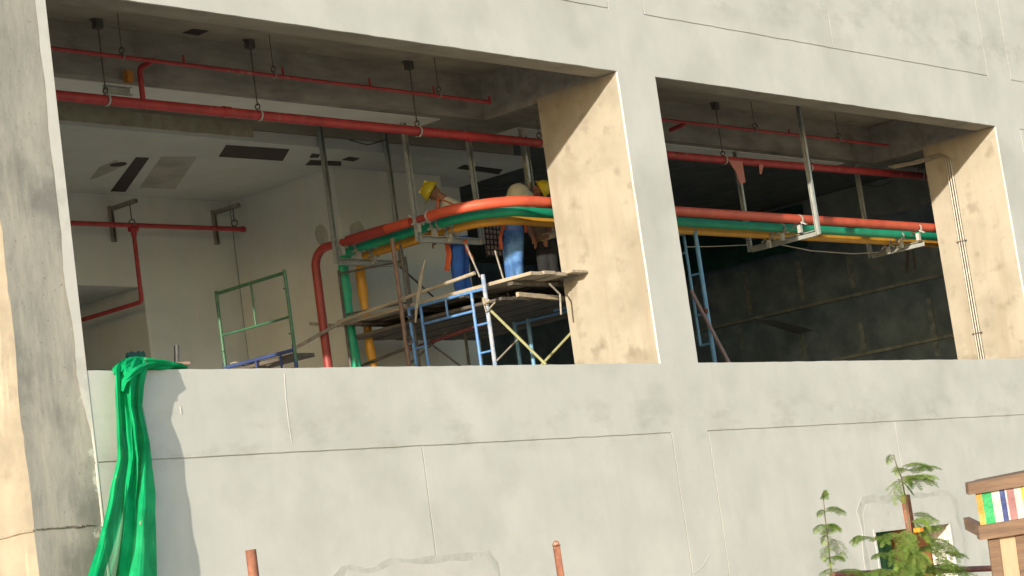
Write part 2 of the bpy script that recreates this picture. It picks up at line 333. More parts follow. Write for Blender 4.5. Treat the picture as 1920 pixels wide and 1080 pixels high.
# raised plaster patches round the two small windows
def wob(x0, x1, z0, z1, amp, seed, r=.18, step=.12):
    pts = []
    def line(a, b):
        n = max(2, int((b-a).length/step))
        for i in range(n): pts.append(a.lerp(b, i/n))
    c = [V((x0+r,0,z1)), V((x1-r,0,z1)), V((x1,0,z1-r)), V((x1,0,z0)), V((x0,0,z0)), V((x0,0,z1-r))]
    for i in range(6): line(c[i], c[(i+1)%6])
    cx, cz = (x0+x1)/2, (z0+z1)/2
    return [V((p.x + amp*noise.noise(V((p.x*2.3, p.z*2.3, seed))), 0, p.z + amp*noise.noise(V((p.x*2.3, p.z*2.3, seed+9))))) for p in pts]
def frame_patch(name, outer, win, y0, y1, m, par):
    mb = MB(); n = len(outer); x0, x1, z0, z1 = win
    cx, cz = (x0+x1)/2, (z0+z1)/2
    def inner(p):
        dx, dz = p.x-cx, p.z-cz; k = min((x1-x0)/2/abs(dx) if dx else 9, (z1-z0)/2/abs(dz) if dz else 9); return V((cx+dx*k, 0, cz+dz*k))
    for p in outer:
        q = inner(p)
        mb.v += [V((p.x,y1,p.z)), V((p.x,y0,p.z)), V((q.x,y0,q.z)), V((q.x,y1,q.z))]
    for i in range(n):
        j = (i+1) % n
        for k in range(3): mb.face([i*4+k, j*4+k, j*4+k+1, i*4+k+1])
    return mb.build(name, m, par)
for k, (pb, win) in enumerate((((4.22, 6.98, -3.9, -2.06), LOW[0]), ((-6.45, -3.72, -3.9, -2.24), LOW[1]))):
    o1 = wob(pb[0]-.03, pb[1]+.03, pb[2], pb[3]+.035, .12, 3+k*5); frame_patch('cement_smear', o1, win, -.004, .001, SMEAR, B)
    o2 = wob(pb[0]+.03, pb[1]-.05, pb[2]+.05, pb[3]-.05, .09, 4+k*5); frame_patch('plaster_patch', o2, win, -.006, -.0035, PATCH, B)
    x0, x1, z0, z1 = win
    sw = thing('small_window', ('small low window opening behind the leafy shrub', 'small low window opening below the sill between the two rusty posts')[k], 'window', (x0, 0, z0))
    fr = MB(); t = .045
    for bx in (((x0, -.014, z0), (x0+t, .06, z1)), ((x1-t, -.014, z0), (x1, .06, z1)), ((x0+t, -.014, z1-t), (x1-t, .06, z1))): fr.box(*bx)
    fr.build('window_frame', PATCH, sw)
    rv = MB(); rv.box((x0-.3, .031, z0-.3), (x0+t, .40, z1)); rv.box((x1, .031, z0-.3), (x1+.3, .40, z1)); rv.box((x0-.3, .031, z1), (x1+.3, .40, z1+.3)); rv.build('window_reveal', WHITEW, sw)
    for i in range(4): MB().box((x1-.022, .08+i*.075, z0), (x1-.001, .10+i*.075, z1)).build('reveal_batten', PATCH, sw)
    MB().box((x0-.5, 1.3, z0-.9), (x1+2.5, 1.35, -1.2)).build('shade_backing', DARKW, sw)  # added dark sheet standing for the unlit room behind the window
    if k == 0:
        tag(MB().box((5.7, .42, -4.4), (6.75, .5, -2.42)).build('brown_board', mat('brown painted board', (.34,.13,.04), (.28,.10,.03))), 'brown board standing inside the small low window', 'board')
        s2 = MB()
        for i in range(12):
            for j in (0, 1): s2.v.append(V((4.3+i*.13, .5+.06*math.sin(i*2.1), (-4.4, -2.45)[j])))
        for i in range(11): s2.face([i*2, i*2+2, i*2+3, i*2+1])
        tag(s2.build('green_sheet', mat('dull green sheet', (.06,.20,.07), (.03,.10,.04))), 'dull green sheet hanging inside the small low window', 'sheet')
# concrete frame
lt = MB(); lt.box((-9.517, .030, 4.0), (10.6, .36, 10)); lt.build('lintel', SOFFIT, B)
slp = MB(); slp.box((-9.517, .030, GZ), (-6.2, .22, -.004)); slp.box((-6.3, .030, -2.86), (4.2, .22, -.004)); slp.box((-4.1, .030, GZ), (4.19, .22, -2.87)); slp.box((4.2, .030, -2.2), (7.0, .22, -.004)); slp.box((7.01, .030, GZ), (24, .22, -.004)); slp.build('sill_wall', PLASTER, B)
for (a, b) in ((0, .835), (10.32, 11.2)):
    cmb = MB(); nseg = 24
    cmb.box((a, .030, GZ), (b, 1.45, 3.995)); cmb.build('column', JAMB, B)
# left corner column
cco = thing('corner_column', 'raw grey concrete corner column at the left edge of the facade', 'column', (-9.52, 0, 0))
def cc_mesh():
    mb = MB(); zs_ = [GZ + i*.12 for i in range(121)]; xs_ = [BX0 + i*(-9.52-BX0)/8 for i in range(9)]
    ys_ = [1.5, 1.1, .7, .4, .2]
    prof = [(BX0, y, 1) for y in ys_] + [(x, .008, 0) for x in xs_] + [(-9.52, 1.5, 2)]; k = len(prof)
    for z in zs_:
        for i, (x, y, t_) in enumerate(prof):
            nx = ny = 0
            if t_ == 0 and i < k-3: ny = .008*noise.noise(V((x*3, z*.8, 0))) + .003*noise.noise(V((x*9, z*4, 4)))
            if i <= len(ys_): nx = .03*noise.noise(V((y*2, z*1.3, 3))) + .012*noise.noise(V((y, z*7, 8)))
            mb.v.append(V((x+nx, y+ny, z)))
    for j in range(len(zs_)-1):
        for i in range(k-1): mb.face([j*k+i, j*k+i+1, (j+1)*k+i+1, (j+1)*k+i], 1 if i < len(ys_) else 0)
    return mb
CREAMD = mat('cream concrete stained', (.36,.305,.225), (.25,.215,.16), scale=1.6, detail=9, bump=.35, bscale=8, stain=(.20,.17,.13), sscale=1.4, slo=.54, shi=.68, streak=(.50,.43,.32), stlo=.55, sthi=.7)
cc_mesh().build('column_shaft', [COLM, CREAMD], cco, angle=60)
es = MB()
def ew(z): return max(.012, (.125 if z > 0 else .125*max(0, 1+z*1.4)) + .045*noise.noise(V((0, z*1.5, 2))) + .012*noise.noise(V((0, z*9, 2))))
for j in range(135):
    z0 = -2.2 + j*.09; z1 = z0+.0902; w0 = ew(z0); w1 = ew(z1)
    n = len(es.v); es.v += [V((-9.52-w0, -.002, z0)), V((-9.515, -.006, z0)), V((-9.515, -.006, z1)), V((-9.52-w1, -.002, z1))]; es.face([n, n+1, n+2, n+3])
es.build('plaster_edge', PATCH, cco)
# rough pour joint with spilt mortar on the column
md = MB()
for i in range(0):
    x = -9.74-.24*random.random(); z = -1.60-.05*random.random(); r_ = .008+.01*random.random(); md.ball((x, .006, z), (r_*1.6, .008, r_*1.6), 7, 3)
# rough pour joint on the column
pj = MB()
for i in range(26):
    x = -10.33 + i*.027; z = -1.55 + .012*noise.noise(V((x*9, 0, 0)))
    pj.ball((x, -.001, z), (.022, .009, .004+.010*random.random()), 7, 4)
pj.build('pour_joint', mat('grimy joint', (.26,.23,.19), (.12,.10,.085), scale=14), cco)
MB().tube([(BX0-.012, y_, -1.56+.008*math.sin(y_*9)) for y_ in (.0,.2,.45,.7,1.0,1.3)], .012, 8).build('form_joint_ridge', CREAMD, cco)
# slabs, beams, walls
MB().box((-10.3, .37, 4.6), (24, 14, 4.9)).build('ceiling_slab', DECK, B)
MB().box((-9.5, .365, 4.585), (10.3, 2.455, 4.598)).build('ceiling_strip', SOFFIT, B)
MB().box((-9.5, 2.46, 3.94), (24, 3.12, 4.59)).build('inner_beam', SOFFIT_D, B)
MB().box((-9.4, 2.62, 3.925), (-.75, 3.125, 3.939)).build('soffit_skim_coat', WHITEW, B)
MB().box((.9, 2.62, 3.925), (9.6, 3.125, 3.939)).build('soffit_skim_coat', WHITEW, B)
for a in (0, 10.32, -10.3):
    MB().box((a+.003, .365, 3.93), (a+.835, 2.455, 4.584)).build('cross_beam', SOFFIT_D, B)
MB().box((-10.3, .23, -1.15), (24, 14, -.95)).build('floor_slab', mat('dusty floor', (.50,.47,.41), (.42,.39,.34)), B)
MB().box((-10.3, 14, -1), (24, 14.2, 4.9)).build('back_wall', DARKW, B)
MB().box((-10.5, 4.35, -1), (-10.31, 14, 4.9)).box((-10.5, 1.51, 2.95), (-10.31, 4.349, 4.9)).build('end_wall', ROOMW, B)  # out of view; gap shaped to let daylight brighten the interior
# light room block: lower slab with front beam, walls, doorway
MB().box((-10.3, 4.48, 3.94), (3.28, 7.96, 4.1)).build('lower_slab', ROOMW, B)
MB().box((-10.3, 4.45, 4.11), (2.95, 4.62, 4.58)).build('slab_beam', SOFFIT, B)
Y0 = 4.474
MB().box((-10.3, Y0-.03, 3.99), (-2.6, Y0+.003, 4.19)).build('edge_beam_band', mat('olive stained concrete', (.42,.40,.29), (.28,.26,.19), scale=4, detail=9), B)
wl = MB()
wl.box((-.15, 5.40, -.95), (2.2, 5.60, 3.938)); wl.box((2.2, 6.0, -.95), (3.30, 6.2, 3.938)); wl.box((2.0, 5.601, -.95), (2.198, 6.2, 3.938)); wl.box((-.15,5.601,-.95),(.05,7.74,3.938))
DX1 = at(280, 640, y=7.75).x; DZ = at(250, 537, y=7.75).z
wl.box((DX1, 7.75, -.95), (-.151, 7.95, 3.938)); wl.box((-10.3, 7.75, DZ), (DX1-.001, 7.95, 3.938))
wl.box((DX1, 7.951, -.95), (DX1+.18, 12, 3.9))
wl.box((-10.3, 11.2, -.95), (DX1-.01, 11.4, 4.0)); 
wl.build('interior_wall', ROOMW, B)
MB().box((-10.3, 7.96, DZ+.006), (DX1-.01, 11.19, DZ+.15)).build('passage_ceiling', ROOMW, B)
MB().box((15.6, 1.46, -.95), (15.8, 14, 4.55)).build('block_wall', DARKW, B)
ZL2 = at(1738, 381, x=15.3).z; ZLa = at(1650, 545, x=15.5).z; ZLb = at(1650, 660, x=15.5).z
sbm = MB().box((15.3, 1.46, ZL2), (15.59, 13, 4.58)).build('side_beam', mat('grey side beam', (.36,.38,.36), (.26,.28,.27), scale=3), B)
# floor edge of next bay and ledges on the block wall
LEDGE = mat('grey ledge', (.36,.40,.40), (.2,.23,.23), scale=5)
def flecks(m):
    t = m.node_tree; b = t.nodes['Principled BSDF']; L = t.links.new; src = b.inputs['Base Color'].links[0].from_socket
    tc = nd(t, 'ShaderNodeTexCoord'); mp = nd(t, 'ShaderNodeMapping'); mp.inputs['Scale'].default_value = (1,1,.45); L(tc.outputs['Object'], mp.inputs[0]); n = nd(t, 'ShaderNodeTexNoise'); n.inputs['Scale'].default_value = 9; n.inputs['Detail'].default_value = 3; L(mp.outputs[0], n.inputs[0])
    r_ = nd(t, 'ShaderNodeMapRange'); r_.inputs[1].default_value = .70; r_.inputs[2].default_value = .73; r_.inputs[4].default_value = .8; L(n.outputs[0], r_.inputs[0])
    mx = nd(t, 'ShaderNodeMix', data_type='RGBA'); L(r_.outputs[0], mx.inputs[0]); L(src, mx.inputs[6]); mx.inputs[7].default_value = (.45,.42,.32,1); L(mx.outputs[2], b.inputs['Base Color'])
flecks(NET); flecks(NETS)
MORT = mat('pale mortar', (.30,.37,.40), (.15,.20,.23), scale=7)
for z in (ZLa, ZLb): MB().box((15.49, 1.47, z), (15.599, 13, z+.06)).build('wall_ledge', LEDGE, B)
for (p, q) in (((1495,490),(1505,565)), ((1395,510),(1407,590)), ((1590,480),(1600,540)), ((1385,610),(1395,655)), ((1500,620),(1507,675)), ((1612,605),(1622,660)), ((1740,560),(1745,670))):
    a = at(*p, x=15.58); b = at(*q, x=15.58); MB().box((15.583, a.y-.06, b.z), (15.599, a.y+.06, a.z)).build('wall_mortar_strip', MORT, B)
# openings (plates with their shade in the dark colour) and grey patches under the slab
def ceil_poly(name, pts, m, z=3.936, lab=None):
    P = [at(px, py, z=z) for px, py in pts]; mb = MB(); n = len(P)
    mb.v = [V((p.x, p.y, z)) for p in P] + [V((p.x, p.y, z+.003)) for p in P]
    mb.face(list(range(n))); mb.face([n+i for i in range(n)][::-1])
    for i in range(n): mb.face([i, n+i, n+(i+1)%n, (i+1)%n])
    return mb.build(name, m, B)
ceil_poly('slab_opening_shade', ((255,295),(280,296),(235,360),(207,359)), HOLE)
ceil_poly('slab_opening_shade', ((424,272),(543,280),(530,302),(410,294)), HOLE)
ceil_poly('slab_opening_shade', ((582,300),(640,303),(640,311),(572,310)), HOLE)
ceil_poly('slab_opening_shade', ((585,288),(601,290),(596,296),(580,296)), HOLE)
ceil_poly('slab_opening_shade', ((655,294),(675,297),(663,303),(640,300)), HOLE)
ceil_poly('slab_opening_shade', ((870,309),(943,318),(935,327),(856,316)), HOLE)
ceil_poly('ceiling_opening_shade', ((342,62),(362,54),(392,58),(372,67)), HOLE, z=4.580)
ceil_poly('slab_grey_patch', ((303,294),(370,294),(328,355),(262,352)), GREYPATCH)
ceil_poly('slab_grey_patch', ((186,314),(218,300),(234,310),(214,320),(180,334),(168,337)), GREYPATCH)  # grey streak running off the round opening
sv = at(222, 309, z=3.93); MB().tube([(sv.x, sv.y, 3.931), (sv.x, sv.y, 3.939)], .12, 20).build('round_opening_shade', HOLE, B)
for (px, py, r_) in ((603, 441, .13), (672, 438, .16)):
    c = at(px, py, y=5.395); mb = MB(); n = 26
    for k in range(n):
        a = 2*math.pi*k/n; rr = r_*(1+.18*noise.noise(V((math.cos(a)*1.5, math.sin(a)*1.5, px)))); mb.v.append(V((c.x+rr*math.cos(a), 5.396, c.z+rr*1.25*math.sin(a))))
    mb.face(list(range(n))); mb.build('wall_damp_patch', GREYPATCH, B)
c = at(490, 575, y=7.74); mb = MB(); n = 26
for k in range(n):
    a = 2*math.pi*k/n; rr = .2*(1+.2*noise.noise(V((math.cos(a)*1.5, math.sin(a)*1.5, 3)))); mb.v.append(V((c.x+rr*math.cos(a), 7.745, c.z+rr*1.2*math.sin(a))))
mb.face(list(range(n))); mb.build('wall_damp_patch', GREYPATCH, B)
# thin steel battens under the ceiling
for (p, q) in (((500,262),(592,232)), ((628,270),(708,241)), ((348,222),(390,209)), ((240,212),(262,200)), ((118,208),(140,200)), ((850,262),(868,256)), ((900,268),(925,262))):
    MB().beam(at(*p, z=4.57), at(*q, z=4.57), .05, .03).build('ceiling_batten', GALV, B)
# drip ridges and small marks on the facade
for (pts, r_) in ((((533,700),(536,745),(541,790),(547,828)), .0035), (((338,762),(340,776)), .006), (((1300,1078),(1318,1062),(1330,1040)), .004)):
    MB().tube([at(px, py, y=-.001) for px, py in pts], r_, 6).build('plaster_drip', SMEAR, B)
# ------------------------------------------------------------------ netting inside
def sheet(name, label, cat, P0, P1, z0, z1, m, n=60, amp=.12, org=None, f=1.0):
    mb = MB(); P0 = V(P0); P1 = V(P1); nr = (P1-P0).cross(V((0,0,1))).normalized(); rows = 8
    for i in range(n+1):
        t = i/n
        for j in range(rows+1):
            s_ = j/rows; p = P0.lerp(P1, t) + nr*amp*(math.sin(t*40*f+s_*1.3)*.5 + noise.noise(V((t*12, s_*2, 0)))); mb.v.append(V((p.x, p.y, z0+(z1-z0)*s_)))
    for i in range(n):
        for j in range(rows): a = i*(rows+1)+j; mb.face([a, a+rows+1, a+rows+2, a+1])
    return tag(mb.build(name, m), label, cat)
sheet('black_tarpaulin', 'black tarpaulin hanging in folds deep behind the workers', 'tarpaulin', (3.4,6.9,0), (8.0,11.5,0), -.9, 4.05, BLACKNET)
sheet('dark_green_netting', 'dark green netting hung across the back of the right bay', 'netting', (15.2,11.5,0), (15.2,7.2,0), 3.6, 4.5, mat('dark green netting', (.02,.10,.08), (.012,.06,.05)), n=30, amp=.05)
# ------------------------------------------------------------------ fire pipes
HPIPE = 'pipe hangers under the ceiling'
PY, PZ = 2.25, 3.60
mp = thing('fire_main_pipe', 'thick red fire main running under the ceiling through both bays', 'pipe', (-9.4, PY, PZ))
path = [(-9.45, PY, PZ-.01), (-4, PY, PZ), (0.6, PY, PZ+.01), (5, PY, PZ+.035), (12.9, PY, PZ+.14)]
MB().tube(path, .062, 20).build('pipe_run', RED, mp)
for x in (-5.1, -.6, 7.9): MB().tube([(x-.06, PY, PZ+(.0 if x < 0 else .08)), (x+.06, PY, PZ+(.0 if x < 0 else .08))], .070, 20).build('coupling', RED, mp)
# branch pipe up to the sprinkler line
SY, SZ = 1.97, 4.06
sp = thing('sprinkler_pipe', 'thin red sprinkler pipe near the ceiling in the left bay', 'pipe', (-9.4, SY, SZ))
xe = at(918, 190, y=SY)
MB().tube([(-9.45, SY, SZ+.0), (xe.x-.03, SY, SZ-.02), (xe.x, SY, SZ-.02)], .024, 14).build('pipe_run', RED, sp)
MB().tube([(xe.x-.0, SY, SZ-.045), (xe.x, SY, SZ+.06)], .022, 12).build('sprinkler_stub', RED, sp)
a = at(290, 122, y=SY)
MB().tube([(a.x, SY, SZ)] + arc((a.x, SY, SZ), (a.x, PY, SZ-.02), (a.x, PY, PZ), .07) + [(a.x, PY, PZ+.03)], .034, 14).build('branch', RED, sp)
for px in (530, 345, 690, 808):
    q = at(px, 132 if px > 400 else 118, y=SY); MB().tube([(q.x, SY, SZ), (q.x, SY, SZ+.11)], .014, 8).build('sprinkler_stub', RED, sp)
sp2 = thing('sprinkler_pipe', 'thin red sprinkler pipe near the ceiling in the right bay', 'pipe', (1, SY, SZ))
xe = at(1665, 275, y=SY)
MB().tube([(.9, SY, SZ+.02), (xe.x, SY, SZ+.06)], .024, 14).build('pipe_run', RED, sp2)
a = at(1285, 235, y=SY)
MB().tube([(a.x, SY, SZ+.02), (a.x, PY-.2, SZ), (a.x, PY+.02, SZ-.02)], .034, 12).build('branch', RED, sp2)
for px, py in ((1420, 238), (1480, 250)):
    q = at(px, py, y=SY); MB().tube([(q.x, SY, SZ+.03), (q.x, SY, SZ+.13)], .014, 8).build('sprinkler_stub', RED, sp2)
def hanger(p, ztop, y, pz, r, label, plate=True, group=HPIPE):
    h = thing('pipe_hanger', label, 'pipe hanger', (p, y, ztop), group)
    if plate: MB().box((p-.05, y-.04, ztop-.13), (p+.05, y+.05, ztop-.004)).box((p-.085, y-.03, ztop-.03), (p-.05, y+.04, ztop-.005)).build('ceiling_plate', STEEL, h, smooth=False)
    MB().tube([(p, y, ztop-.01), (p, y, pz+r+.06)], .009 if plate else .006, 8).build('rod', STEEL, h)
    m = MB().torus((p, y, pz+r+.05), .035, .009, (1, .2, 0)); m.build('swivel', STEEL, h)
    c_ = MB(); pts = [V((p, y+math.sin(t)*(r+.012), pz+math.cos(t)*(r+.012))) for t in [2*math.pi*i/18 for i in range(19)]]
    for i in range(18): c_.beam(pts[i], pts[i+1], .03, .006, up=(pts[i]-V((p,y,pz))))
    c_.build('clamp', WHITEP, h)
for (px, py, lab) in ((172,38,'first ceiling hanger of the red main, near the corner column'), (468,72,'ceiling hanger of the red main left of the middle of the left bay'), (768,112,'ceiling hanger of the red main above the yellow helmet')):
    P = at(px, py, z=4.6); hanger(P.x, 4.6, PY, PZ, .062, lab)
P = at(1000, 205, y=PY); hanger(at(1010,250,y=PY).x, 4.58, PY, PZ+.015, .062, 'ceiling hanger of the red main beside the sunlit jamb', False)
for (px, py, lab) in ((1342,190,'ceiling hanger of the red main above the pink rag'), (1680,250,'ceiling hanger of the red main beside the conduit')):
    P = at(px, py, z=4.6); hanger(P.x, 4.6, PY, PZ+.03+.1*(P.x-5)/7, .062, lab)
P = at(1515, 300, y=PY); hanger(P.x, 4.6, PY, PZ+.06, .062, 'ceiling hanger of the red main just right of the long strut', False)
for (px, py, lab) in ((215,25,'thin rod hanger of the sprinkler pipe nearest the corner column'), (510,60,'thin rod hanger of the sprinkler pipe in the middle of the left bay'), (815,105,'thin rod hanger at the right end of the left sprinkler pipe'),
                  (1385,195,'thin rod hanger of the sprinkler pipe at the left of the right bay'), (1548,215,'thin rod hanger of the sprinkler pipe in the middle of the right bay')):
    P = at(px, py, z=4.6); hanger(P.x, 4.6, SY, SZ+(.05 if px > 1200 else 0), .024, lab, False)
# orange tag & pale fitting by the branch
q = at(243, 143, y=2.3); tag(MB().box((q.x-.045, 2.28, q.z-.07), (q.x+.045, 2.36, q.z+.07)).build('junction_box', mat('orange box', (.5,.2,.03))), 'small orange box beside the red branch pipe', 'junction box')
q0 = at(195, 166, y=2.35); q1 = at(246, 172, y=2.35)
cl = thing('cable_bracket', 'pale metal bracket lying above the red main near the orange box', 'bracket', q0)
MB().channel(q0, q1, (0,-1,0), .10, .05).build('channel', GALV, cl); MB().beam(q0 + V((-.05,0,-.15)), q1+V((-.05,0,-.09)), .03, .02).build('flat_bar', WHITEP, cl)
# wall pipe in the light room
WY = 7.30
a = at(125, 418, y=WY); b = at(458, 430, y=WY); d = at(250, 430, y=WY); e = at(270, 566, y=WY)
wp = thing('wall_pipe', 'dull red pipe on brackets along the pale room wall, dropping to the doorway', 'pipe', a)
MB().tube([a - V((2,0,0)), a, b], .036, 16).build('pipe_run', RED, wp)
f_ = at(150, 608, x=e.x)
MB().tube([d] + [V((d.x, WY, e.z+.15))] + arc((d.x, WY, e.z+.15), (d.x, WY, e.z), (d.x, WY+.5, e.z), .07) + [V((d.x, 11.1, e.z))], .032, 14).build('drop_pipe', RED, wp)
MB().tube([b - V((.05,0,0)), b], .046, 16).build('end_cap', RED, wp)
cpp = MB(); cpp.tube([(d.x-.07, WY, d.z+.005), (d.x+.07, WY, d.z+.005)], .046, 16); cpp.tube([(d.x, WY, d.z), (d.x, WY, d.z-.1)], .042, 14); cpp.build('tee', RED, wp)
for k, (px, py) in enumerate(((243, 380), (436, 388))):
    q = at(px, py, y=WY); br = thing('wall_bracket', ('steel wall bracket over the tee of the wall pipe', 'steel wall bracket near the capped end of the wall pipe')[k], 'bracket', (q.x, 7.75, q.z), 'brackets of the wall pipe')
    MB().channel((q.x, WY-.15, q.z), (q.x, 7.745, q.z), (0,0,-1), .06, .06).build('arm', CONDUIT, br)
    MB().channel((q.x-.02, 7.72, q.z+.04), (q.x-.02, 7.72, q.z-.5), (0,-1,0), .07, .05).build('wall_plate', CONDUIT, br)
    MB().tube([(q.x, WY, q.z), (q.x, WY, q.z-.24)], .009, 8).build('rod', STEEL, br)
    MB().torus((q.x, WY, at(px, 425, y=WY).z+.06), .05, .01, (1,.3,0)).build('swivel', STEEL, br)
# ------------------------------------------------------------------ the three insulated pipes
Zp = 2.535; ZP = dict(red=2.535, green=2.475, orange=2.415)
CR = dict(red=(-1.18, 1.545, .074, INSR), green=(-.86, 1.90, .069, INSG), orange=(-.55, 2.17, .064, INSY))
YD = 4.82
for nm, (px_, py_, r, m) in CR.items():
    zz = ZP[nm]
    dx = {'red': -1.23, 'green': -.80, 'orange': -.46}[nm]
    t_ = thing('insulated_pipe', {'red': 'thick red insulated pipe, outermost of the three bundled pipes', 'green': 'green insulated pipe between the red and the orange one', 'orange': 'orange insulated pipe, innermost of the three bundled pipes'}[nm], 'pipe', (px_, py_, zz), 'bundle of three coloured pipes')
    rb = {'red': .95, 'green': .75, 'orange': .6}[nm]
    run = [(13, py_, zz+.05), (5, py_, zz+.01), (.5, py_, zz)] + arc((3, py_, zz), (px_, py_, zz), (px_, 4, zz), rb, 14) + [V((px_, 2.66+.12*(nm != 'red'), zz))]
    MB().tube(run, r, 24).build('front_run', m, t_)
    MB().tube([(px_, 2.66, zz), (px_, 3.12, zz)], r*.62, 18).build('bare_joint', {'red': RED_SHADE, 'green': INSG, 'orange': INSY}[nm], t_)
    MB().tube([(px_, 3.02, zz), (px_, 3.5, zz), (px_, 3.52, zz)], r*.93, 22).build('middle_run', m, t_)
    MB().tube([(px_, 3.5, zz), (px_, 4.28, zz)], r*1.04, 22).build('back_run', RED_SHADE if nm == 'red' else m, t_)
    drop = [V((px_, 4.27, zz))] + arc((px_, 4.2, zz), (dx, YD+(.12 if nm == 'red' else 0), zz), (dx, YD+(.12 if nm == 'red' else 0), 0), .26, 12) + [V((dx, YD+(.12 if nm == 'red' else 0), -.9))]
    if nm != 'red': drop = [V((px_, 4.27, zz))] + arc((px_, 4.2, zz), (dx, YD, zz), (dx, YD, 0), .26, 12) + [V((dx, YD, 1.9)), V((dx, YD, 1.75)), V((dx, YD, 1.2)), V((dx, YD, 1.05)), V((dx+.02, YD, .9)), V((dx, YD, -.9))]
    rr = [r*.6, *([r*(.85 if nm == 'red' else 1.12)]*13)] + ([r*.85] if nm == 'red' else [r*1.2, r*.92, r*.92, r*1.12, r*.95, r*1.05])
    MB().tube(drop, rr, 22).build('drop_run', RED_SHADE if nm == 'red' else m, t_)
    MB().torus((px_, 2.68+.12*(nm != 'red'), zz), r*.98, .012, (0,1,0)).build('end_collar', WHITEP, t_)
# trapeze hangers carrying them
def saddle(p, r, axis, par):
    mb = MB(); axis = V(axis); side = V((0,0,1)).cross(axis); p = V(p)
    pts = [p + side*math.sin(t)*(r+.014) + V((0,0,1))*math.cos(t)*(r+.014) for t in [math.radians(-150 + 300*i/16) for i in range(17)]]
    for i in range(16): mb.beam(pts[i], pts[i+1], .045, .008, up=pts[i]-p)
    mb.beam(p - side*(r+.06) - V((0,0,r+.02)), p - side*r*.6 - V((0,0,r*.5)), .05, .02); mb.beam(p + side*(r+.06) - V((0,0,r+.02)), p + side*r*.6 - V((0,0,r*.5)), .05, .02)
    mb.box(p + V((-.03,-.03,-r-.13)), p + V((.03,.03,-r-.005)))
    mb.tube([p + side*(r+.02) + V((0,0,.02)), p+side*(r+.10)+V((0,0,.06))], .01, 6)
    return mb.build('pipe_clamp', WHITEP, par)
def trapeze(a, b, zbar, zta, ztb, label, axis, clamps, near=True):
    a = V((*a, 0)); b = V((*b, 0)); t_ = thing('trapeze_hanger', label, 'pipe support', (a.x, a.y, zta), 'galvanised trapeze hangers of the coloured pipes')
    d = (b-a).normalized(); o = V((0,-1,0)) if abs(d.x) > .5 else V((-1,0,0))
    if near: MB().channel((a.x, a.y, zbar-.03), (a.x, a.y, zta), o, .075, .05).build('upright', GALV, t_)
    MB().channel((b.x, b.y, zbar-.03), (b.x, b.y, ztb), o, .075, .05).build('upright', GALV, t_)
    MB().channel(V((a.x, a.y, zbar))+d*.04, V((b.x, b.y, zbar))-d*.04, o, .095, .05).build('cross_bar', GALV, t_)
    for (p, r) in clamps: saddle(p, r, axis, t_)
ZB_ = 2.28
trapeze((-1.2, 2.91), (.12, 2.91), 2.27, 3.92, 3.92, 'galvanised trapeze hanger right below the man with the harness and yellow helmet', (0,1,0), [((v[0], 2.91, ZP[k]), v[2]*.62) for k, v in CR.items()])
trapeze((-1.31, 4.42), (0.02, 4.42), 2.26, 4.58, 4.58, 'galvanised trapeze hanger at the far bend where the pipes drop', (0,1,0), [((v[0], 4.42, ZP[k]), v[2]*.62) for k, v in CR.items()])
q = at(997, 400, y=2.6)
trapeze((.98, 1.3), (.98, 2.62), 2.27, 4.58, 3.93, 'galvanised trapeze hanger half hidden behind the sunlit jamb', (1,0,0), [((.98, v[1], ZP[k]), v[2]) for k, v in CR.items()])
trapeze((6.31, 1.27), (6.31, 2.60), 2.28, 4.58, 3.92, 'galvanised trapeze hanger in the middle of the right bay', (1,0,0), [((6.31-.08, v[1], ZP[k]), v[2]) for k, v in CR.items()])
q = at(1690, 480, y=2.60)
trapeze((9.95, 1.48), (9.95, 2.60), 2.28, 4.58, 3.92, 'galvanised trapeze hanger beside the right conduit jamb', (1,0,0), [((9.95-.1, v[1], ZP[k]), v[2]) for k, v in CR.items()], False)
q = at(998, 360, y=2.9); P = at(985, 300, y=2.9)
MBs = MB().channel((q.x, 2.9, 2.55), (q.x, 2.9, 3.92), (0,-1,0), .075, .05)
tag(MBs.build('steel_upright', GALV), 'single galvanised upright between the bent back and the right helmet', 'upright')
for k, (pts, y_, lab) in enumerate((
    (((655,262),(690,272),(724,262)), 3.6, 'thin cable sagging between the two left trapeze uprights under the ceiling'),
    (((880,330),(905,352),(940,356),(985,338)), 3.2, 'thin cable sagging between the uprights over the pipe bend'),
    (((1560,322),(1600,345),(1650,350),(1676,338)), 2.9, 'thin cable sagging left of the right bay upright'))):
    P = [at(px, py, y=y_) for px, py in pts]; Q = []
    for i in range(len(P)-1):
        for q_ in range(5): Q.append(P[i].lerp(P[i+1], q_/5))
    Q.append(P[-1]); Q = [Q[0]] + [(Q[i-1]+Q[i]*2+Q[i+1])/4 for i in range(1, len(Q)-1)] + [Q[-1]]
    tag(MB().tube(Q, .008, 6).build('cable', CABLE), lab, 'cable')
# hanging loops of cable in the right bay
for k, (pts, m, r_, lab) in enumerate(((((1460,458),(1520,470),(1600,476),(1690,470)), WIRE, .009, 'beige cable sagging between two trapeze hangers'), (((1285,463),(1340,462),(1405,459)), WIRE, .007, 'beige cable stretched left of the middle trapeze hanger'))):
    P = [at(px, py, y=2.45) for px, py in pts]; tag(MB().tube(P, r_, 6).build('cable', m), lab, 'cable')
for k, pts in enumerate((((1382,430),(1388,444),(1402,451),(1415,448)), ((1420,425),(1422,440),(1432,452),(1442,450)), ((1447,430),(1450,445),(1441,455)))):
    P = [at(px, py, y=2.2) for px, py in pts]; tag(MB().tube(P, .008, 6).build('cable_tie', CABLE), 'black cable loop under the coloured pipes, %s of the three loops' % ('leftmost','middle','rightmost')[k], 'cable', 'black loops under the pipes')
